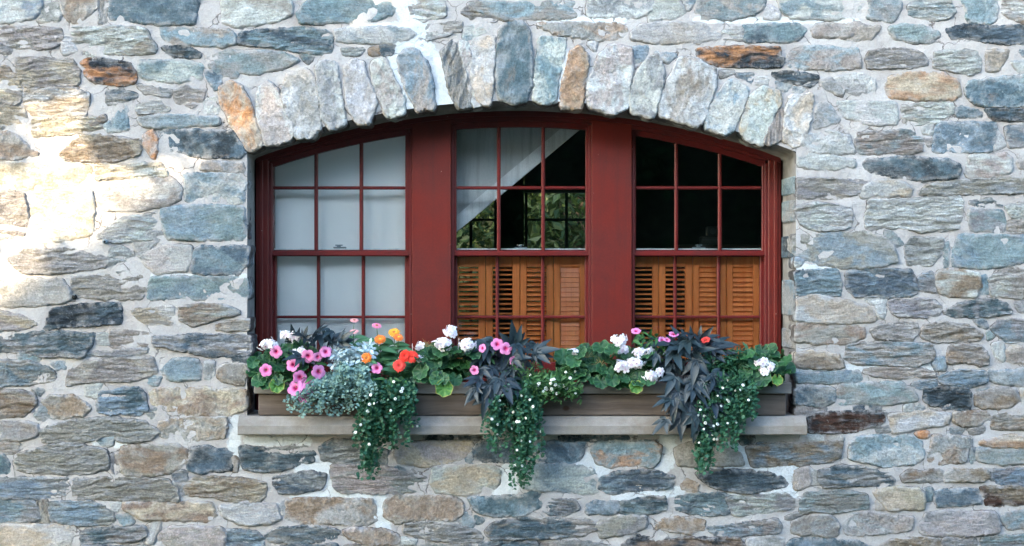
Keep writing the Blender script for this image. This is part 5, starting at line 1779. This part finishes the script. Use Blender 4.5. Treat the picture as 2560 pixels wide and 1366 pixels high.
def vine(label, rx_, ell, n, seed, size=(44, 68), extra=(), dmin=20):
    r_ = random.Random(seed)
    pl = thing('dark_leaved_vine', root(rx_), label, 'vine', PG)
    st = MB()
    spots = [(x, y, None) for x, y in leaf_spots(ell, n, r_, dmin)] + [(x, y, a) for x, y, a in extra]
    for (x, y, a) in spots:
        yy = depth_for(y, r_, -0.09) if a is None else (-0.15 if y > 940 else -0.06)
        c = P(x, y, yy)
        s = px(r_.uniform(*size))
        dx = (x - rx_) / 90; dz = -(y - 900) / 90
        if a is None:
            tip = Vector((dx * 0.9 + r_.uniform(-.6, .6), -0.45, dz * 0.6 + r_.uniform(-.75, .25)))
        else:
            tip = Vector((math.sin(R(a)), -0.25, math.cos(R(a))))
        nrm = Vector((dx * 0.3 + r_.uniform(-.4, .4), -0.85, 0.7 + r_.uniform(-.35, .4)))
        o = link('leaf', VL[r_.randrange(4)], pl)
        orient(o, c - tip.normalized() * s * 0.45, tip, nrm, s, pl)
        b = root(rx_ + (x - rx_) * 0.3)
        if y > 955:
            e_ = P(rx_ + (x - rx_) * 0.7, 940, -0.09)
            st.tube(curve(b, e_, r_, 0.02), 0.0028, 0.0024, 5)
            st.tube(curve(e_, c - tip.normalized() * s * 0.45, r_, 0.01), 0.0024, 0.0015, 5)
        else:
            st.tube(curve(b, c - tip.normalized() * s * 0.45, r_, 0.03), 0.0026, 0.0015, 5)
    part('stems', st, M_STEMD, pl, True)
    return pl


def trailing(name, label, cat, rx_, bundles, seed, mat, leaf_px, gap_px, flowers=0, shape=(1.0, 0.95), per=2, stem_mat=None, fl_mesh=None, fl_px=3.8, tips=0.0):
    """bundles: (x0a, x0b, y0, xea, xeb, yea, yeb, count[, out]); strands of tiny leaves"""
    r_ = random.Random(seed)
    pl = thing(name, root(rx_), label, cat, PG)
    st = MB(); lf = MB(); ends = []
    for bn in bundles:
        x0a, x0b, y0, xea, xeb, yea, yeb, cnt = bn[:8]
        outw = bn[8] if len(bn) > 8 else 0.11
        for _ in range(cnt):
            u = r_.random()
            x0 = x0a + (x0b - x0a) * u
            xe = xea + (xeb - xea) * min(1, max(0, u + r_.gauss(0, 0.18)))
            ye = yea + (yeb - yea) * r_.random() ** 0.8
            lenpx = math.hypot(xe - x0, ye - y0)
            n = max(3, int(lenpx / gap_px))
            ph, am = r_.uniform(0, 6.28), r_.uniform(1.5, 6)
            o1 = -outw - r_.uniform(-0.03, 0.035)
            pts = []
            down = ye > y0
            for i in range(n + 1):
                t = i / n
                yy = (-0.03 + (o1 + 0.03) * min(1, t * 3.0)) if down else (0.04 + (o1 * 0.6 - 0.04) * t)
                pts.append(P(x0 + (xe - x0) * (t ** 1.15) + am * math.sin(ph + t * 7), y0 + (ye - y0) * t, yy))
            st.tube([root(x0, 0.04)] + pts[::2] if len(pts) > 3 else pts, 0.0010, 0.0006, 3)
            for i in range(1, len(pts)):
                if r_.random() < 0.08: continue
                t_loc = (pts[i] - pts[i - 1]).normalized()
                for k in range(per):
                    s = px(leaf_px) * r_.uniform(0.65, 1.25)
                    d = Vector((r_.gauss(0, 1), r_.gauss(-0.5, 0.7), r_.gauss(0.25, 0.7)))
                    d = (d - t_loc * d.dot(t_loc) * 0.6).normalized()
                    nrm = Vector((r_.gauss(0, .5), -0.8, 0.7 + r_.gauss(0, .4)))
                    w = d.cross(nrm).normalized(); nn_ = w.cross(d)
                    p = pts[i] + d * s * 0.15
                    a, b = shape
                    lf.add([p, p + d * s * 0.28 * a + w * s * 0.42 * b + nn_ * s * .08, p + d * s * 0.72 * a + w * s * 0.42 * b + nn_ * s * .1, p + d * s * a, p + d * s * 0.72 * a - w * s * 0.42 * b + nn_ * s * .1, p + d * s * 0.28 * a - w * s * 0.42 * b + nn_ * s * .08],
                           [(0, 1, 2, 3), (0, 3, 4, 5)])
                if i > 1: ends.append((pts[i], i / n))
    part('stems', st, stem_mat or M_STEM, pl, kind='stuff')
    part('foliage', lf, mat, pl, True, kind='stuff')
    for k in range(flowers):
        p, t = r_.choice(ends)
        if t < 0.15: continue
        o = link('flower', fl_mesh or WSM, pl)
        face(o, p + Vector((r_.uniform(-.012, .012), -0.036, r_.uniform(-.005, .012))), (r_.uniform(-.6, .6), -1, r_.uniform(-.1, .8)), px(r_.uniform(fl_px * 0.7, fl_px * 1.15)), pl)
    return pl


def stalk_flower(pl, st, x, y, yy, r_px, msh, cen, nrm, r_, leaves=0, base=None, cpx=0.3):
    c = P(x, y, yy)
    b = base if base is not None else root(x + r_.uniform(-6, 6))
    pts = curve(b, c, r_, 0.0)
    st.tube(pts, 0.0024, 0.0018, 5)
    o = link('flower', msh, pl)
    face(o, c, nrm, px(r_px), pl)
    if cen is not None:
        q = link('flower_centre', cen, o)
        q.location = (0, 0, 0.06); q.scale = (cpx, cpx, cpx)
    for k in range(leaves):
        t = 0.30 + 0.58 * (k // 2) / max(1, leaves // 2)
        p = b.lerp(c, t)
        s = -1 if k % 2 else 1
        tip = Vector((s * r_.uniform(0.7, 1), r_.uniform(-.6, .2), r_.uniform(-0.1, 0.55)))
        o = link('leaf', ZL[r_.randrange(3)], pl)
        orient(o, p, tip, (r_.uniform(-.3, .3), -0.8, 0.8), px(r_.uniform(34, 50)), pl)
    return o


def petunia(label, rx_, flowers, ell, n, seed, red=()):
    r_ = random.Random(seed)
    pl = thing('petunia', root(rx_), label, 'petunia', PG)
    st = MB()
    for (x, y) in leaf_spots(ell, n, r_, 10) if n else []:
        yy = depth_for(y, r_)
        c = P(x, y, yy)
        tip = Vector((r_.uniform(-1, 1), -0.5, r_.uniform(-.6, .6)))
        o = link('leaf', PL[r_.randrange(3)], pl)
        s = px(r_.uniform(22, 36))
        orient(o, c - tip.normalized() * s * .5, tip, (r_.uniform(-.4, .4), -0.8, 0.7), s, pl)
        st.tube(curve(root(rx_ + (x - rx_) * 0.6), c - tip.normalized() * s * .5, r_, 0.02), 0.0016, 0.001, 4)
    for fl in flowers:
        x, y, r_px, nx_, nz_ = fl
        yy = -0.10 - 0.0004 * max(0, y - 900) if y > 870 else -0.06
        nrm = Vector((nx_ + r_.uniform(-.35, .35), -1, nz_ + r_.uniform(-.3, .4))); r_px *= r_.uniform(0.85, 1.12)
        o = link('flower', PET[r_.randrange(3)], pl)
        c = P(x, y, yy)
        face(o, c, nrm, px(r_px), pl)
        st.tube(curve(root(rx_ + (x - rx_) * 0.6), c - nrm.normalized() * px(r_px) * 0.6, r_, 0.02), 0.0016, 0.0012, 4)
    part('stems', st, M_STEM, pl, True)
    return pl


# left end
geranium('white flowered geranium at the left end of the window box', 690, [(685, 918, 58, 36), (740, 890, 50, 26), (660, 940, 26, 18)], 50,
         [(672, 858, 25, 14), (715, 832, 19, 10, -0.02), (735, 838, 16, 8, -0.05), (752, 875, 16, 7)], 11, [(690, 962, 34, 0.2)])
vine('dark leaved vine rising behind the pink petunias', 790, [(800, 850, 62, 24), (745, 850, 30, 15), (770, 885, 60, 20)], 17, 12, (36, 54),
     [(762, 838, 10), (845, 848, 75), (868, 858, 60), (815, 840, -20)], 16)
petunia('pink petunia spilling over the left end of the box', 750,
        [(690, 880, 15, -.2, .1), (665, 926, 16, -.3, .1), (770, 891, 18, 0, .1), (794, 893, 14, .2, -.2), (814, 880, 17, .2, .2), (732, 912, 20, -.1, .3), (796, 930, 17, .2, .2), (749, 944, 20, 0, .1), (738, 971, 20, -.2, .1), (775, 967, 21, .1, .2), (760, 991, 18, 0, -.1)],
        [(740, 925, 70, 45), (750, 975, 45, 25), (700, 950, 40, 30)], 60, 13)
trailing('grey_green_trailer', 'grey green trailing plant with tiny leaves over the box front', 'plant', 850,
         [(800, 920, 930, 745, 905, 985, 1042, 36, 0.12), (850, 915, 900, 830, 925, 960, 1000, 26, 0.11), (810, 860, 940, 715, 800, 985, 1030, 16, 0.12), (880, 930, 940, 900, 940, 975, 1010, 10, 0.12)], 14, M_SILV, 8.5, 6.0, 0, (1.0, 0.8), 3)
trailing('dusty_miller', 'silver leaved tuft above the grey green trailer', 'plant', 880,
         [(855, 905, 945, 838, 925, 862, 915, 44, 0.10)], 15, M_DUST, 15, 8.0, 0, (1.2, 0.5), 3, M_DUST)
# zinnias
r_ = random.Random(31)
zp = thing('zinnia', root(884), 'pale pink zinnia with two stacked flower heads in front of the white blind', 'zinnia', PG)
st = MB()
PALE = daisy_mesh('flower', M_PALE, 1, 14, 2, 0.34); ROSE = daisy_mesh('flower', M_ROSE, 2, 14, 2, 0.34); YEL = daisy_mesh('flower', M_YEL, 3, 14, 3, 0.36); ORA = daisy_mesh('flower', M_ORA, 4, 15, 3, 0.36); REDZ = daisy_mesh('flower', M_REDF, 5, 16, 3, 0.38)
stalk_flower(zp, st, 886, 801, 0.02, 12, PALE, BUTT, (0.1, -.45, 1), r_, 8)
stalk_flower(zp, st, 884, 829, -0.02, 13, PALE, BUTT, (-.1, -.5, 1), r_, 8)
part('stems', st, M_STEM, zp, True)
zp = thing('zinnia', root(940), 'rose pink zinnia with one flower beside the orange zinnias', 'zinnia', PG)
st = MB(); stalk_flower(zp, st, 942, 814, 0.03, 13, ROSE, BUTT, (0.2, -.6, 1), r_, 8); part('stems', st, M_STEM, zp, True)
zp = thing('zinnia', root(985), 'yellow zinnia with one flower, tallest of the warm coloured ones', 'zinnia', PG)
st = MB(); stalk_flower(zp, st, 985, 831, -0.01, 16, YEL, BUTT, (0, -.75, .8), r_, 10); part('stems', st, M_STEM, zp, True)
zp = thing('zinnia', root(965), 'orange zinnia with two flowers under the yellow one', 'zinnia', PG)
st = MB(); stalk_flower(zp, st, 950, 848, -0.04, 15, ORA, BUTY, (0, -.8, .7), r_, 12); stalk_flower(zp, st, 996, 843, -0.03, 14, ORA, BUTY, (.3, -.7, .8), r_, 10); part('stems', st, M_STEM, zp, True)
zp = thing('zinnia', root(918), 'small orange zinnia with a dark centre low beside the silver tuft', 'zinnia', PG)
st = MB(); stalk_flower(zp, st, 916, 895, -0.10, 14, ORA, BUTT, (-.1, -1, .3), r_, 5, None, 0.42); part('stems', st, M_STEM, zp, True)
zp = thing('zinnia', root(1005), 'red zinnia with three crowded flowers left of the white geranium', 'zinnia', PG)
st = MB()
for x, y, rr in ((998, 914, 17), (1013, 890, 16), (1030, 892, 16)): stalk_flower(zp, st, x, y, -0.10, rr, REDZ, None, (r_.uniform(-.3, .3), -1, .3), r_, 6)
part('stems', st, M_STEM, zp, True)
petunia('single pink petunia flower between the zinnias and the box rail', 940, [(942, 921, 17, 0, .1)], [(950, 925, 50, 30), (985, 945, 40, 20)], 32, 16)
trailing('white_flowered_trailer', 'green trailing plant with tiny white flowers hanging below the zinnias', 'plant', 960,
         [(895, 1025, 945, 890, 1022, 1040, 1125, 44, 0.12), (905, 960, 950, 905, 945, 1130, 1205, 20, 0.125), (985, 1030, 950, 985, 1040, 1000, 1070, 14, 0.125), (900, 1030, 945, 895, 1030, 985, 1030, 30, 0.11)], 17, M_BAC, 9.5, 7.0, 26, (1.0, 1.0), 2)
# middle
geranium('white geranium with three full heads left of the middle window', 1110, [(1105, 905, 62, 38), (1150, 898, 45, 32), (1060, 920, 40, 24), (1120, 932, 60, 16)], 66,
         [(1126, 824, 19, 18, -0.05), (1105, 855, 25, 22, -0.07), (1170, 858, 26, 20), (1046, 862, 15, 5), (1046, 890, 14, 4)], 18, [(1112, 968, 40, -0.1)], spent=[(1066, 868)])
vine('dark leaved vine with pink petunias in front of the middle shutters', 1255, [(1250, 895, 75, 40), (1240, 950, 55, 45), (1310, 885, 55, 22)], 34, 19, (46, 68),
     [(1296, 850, 20), (1283, 845, 5), (1212, 1010, 195), (1180, 985, 215), (1350, 884, 95), (1268, 985, 170), (1185, 890, 285), (1230, 985, 165)], 19)
petunia('pink petunia flowering among the dark vine at the middle window', 1240, [(1243, 861, 15, -.3, .6), (1264, 872, 15, .3, .2), (1206, 871, 13, -.4, .5), (1186, 926, 14, -.1, .1), (1284, 902, 13, .2, 0)], [(1240, 905, 50, 30)], 14, 20)
trailing('fine_leaved_bush', 'fine leaved green tuft with tiny pale flowers over the middle box rail', 'plant', 1360,
         [(1320, 1410, 955, 1300, 1455, 905, 950, 40, 0.10), (1330, 1410, 935, 1330, 1450, 965, 1003, 46, 0.11)], 21, M_FINE, 15, 8.0, 22, (1.1, 0.34), 3, None, None, 4.5)
trailing('white_flowered_trailer', 'green trailing plant with tiny white flowers hanging under the middle window', 'plant', 1285,
         [(1225, 1355, 950, 1222, 1355, 1040, 1140, 46, 0.12), (1275, 1340, 960, 1285, 1345, 1130, 1225, 24, 0.125), (1220, 1280, 955, 1210, 1260, 1020, 1100, 16, 0.125), (1225, 1350, 945, 1225, 1355, 985, 1030, 26, 0.11)], 22, M_BAC, 9.5, 7.0, 34, (1.0, 1.0), 2)
geranium('white geranium with broad leaves between the middle and right windows', 1520, [(1520, 905, 80, 42), (1440, 905, 40, 26), (1590, 910, 50, 34), (1540, 938, 90, 18)], 84,
         [(1550, 846, 22, 16, -0.06), (1556, 868, 12, 6, -0.07), (1600, 876, 18, 10), (1625, 876, 15, 9), (1556, 910, 22, 15, -0.11), (1590, 902, 24, 17, -0.11), (1628, 935, 22, 15, -0.12), (1650, 925, 12, 6, -0.12), (1434, 873, 12, 3)], 23, [(1588, 965, 32, 0.15)], spent=[(1468, 895), (1500, 915)])
# right
petunia('pink petunia with a few flowers above the right dark vine', 1640, [(1590, 828, 14, -.3, 1.6), (1684, 836, 14, .2, 1.5), (1655, 851, 10, .2, .8), (1668, 850, 9, .2, 1)], [(1620, 850, 32, 18), (1650, 880, 30, 20)], 34, 24)
vine('large dark leaved vine hanging over the box before the right window', 1730, [(1730, 880, 88, 42), (1735, 940, 85, 52), (1745, 1010, 65, 55), (1660, 880, 38, 26)], 66, 25, (48, 70),
     [(1690, 925, 175), (1705, 1062, 175), (1655, 1062, 220), (1660, 1003, 255), (1770, 1065, 170), (1800, 1020, 130), (1730, 850, 5), (1700, 848, -40), (1800, 868, 75), (1790, 960, 150), (1745, 1062, 190)], 20)
rp = thing('nasturtium', root(1762), 'single orange red flower standing above the right dark vine', 'flower', PG)
st = MB(); o = stalk_flower(rp, st, 1764, 850, -0.04, 12, REDP, None, (-.3, -.7, .9), random.Random(4), 0); part('stems', st, M_STEM, rp, True)
trailing('dark_fine_leaved_bush', 'dark green fine leaved bush between the right vine and end geranium', 'plant', 1820,
         [(1790, 1850, 965, 1775, 1868, 872, 930, 60, 0.10), (1800, 1860, 945, 1790, 1880, 955, 975, 20, 0.11)], 26, M_DARKF, 19, 9.0, 0, (1.15, 0.26), 3)
trailing('white_flowered_trailer', 'green trailing plant with tiny white flowers hanging below the right vine', 'plant', 1800,
         [(1770, 1885, 940, 1765, 1888, 990, 1042, 44, 0.12), (1735, 1850, 960, 1735, 1842, 1060, 1130, 38, 0.125), (1745, 1800, 970, 1735, 1775, 1130, 1190, 16, 0.125), (1840, 1885, 950, 1850, 1895, 1000, 1050, 14, 0.12), (1840, 1870, 960, 1850, 1860, 1050, 1085, 5, 0.12)], 27, M_BAC, 9.5, 7.0, 36, (1.0, 1.0), 2)
geranium('pale flowered geranium at the right end of the window box', 1905, [(1910, 910, 60, 36), (1950, 915, 22, 30), (1890, 942, 56, 14), (1920, 885, 24, 14)], 60,
         [(1905, 903, 17, 8, -0.11), (1925, 912, 17, 8, -0.11), (1912, 922, 14, 6, -0.115)], 28, [(1943, 948, 26, 0)])
rp = thing('geranium_flower', root(1625), 'half hidden red flower below the white geranium heads', 'flower', PG)
st = MB(); o = stalk_flower(rp, st, 1624, 946, -0.10, 10, REDP, None, (-.1, -1, .2), random.Random(4), 0); part('stems', st, M_STEM, rp, True)
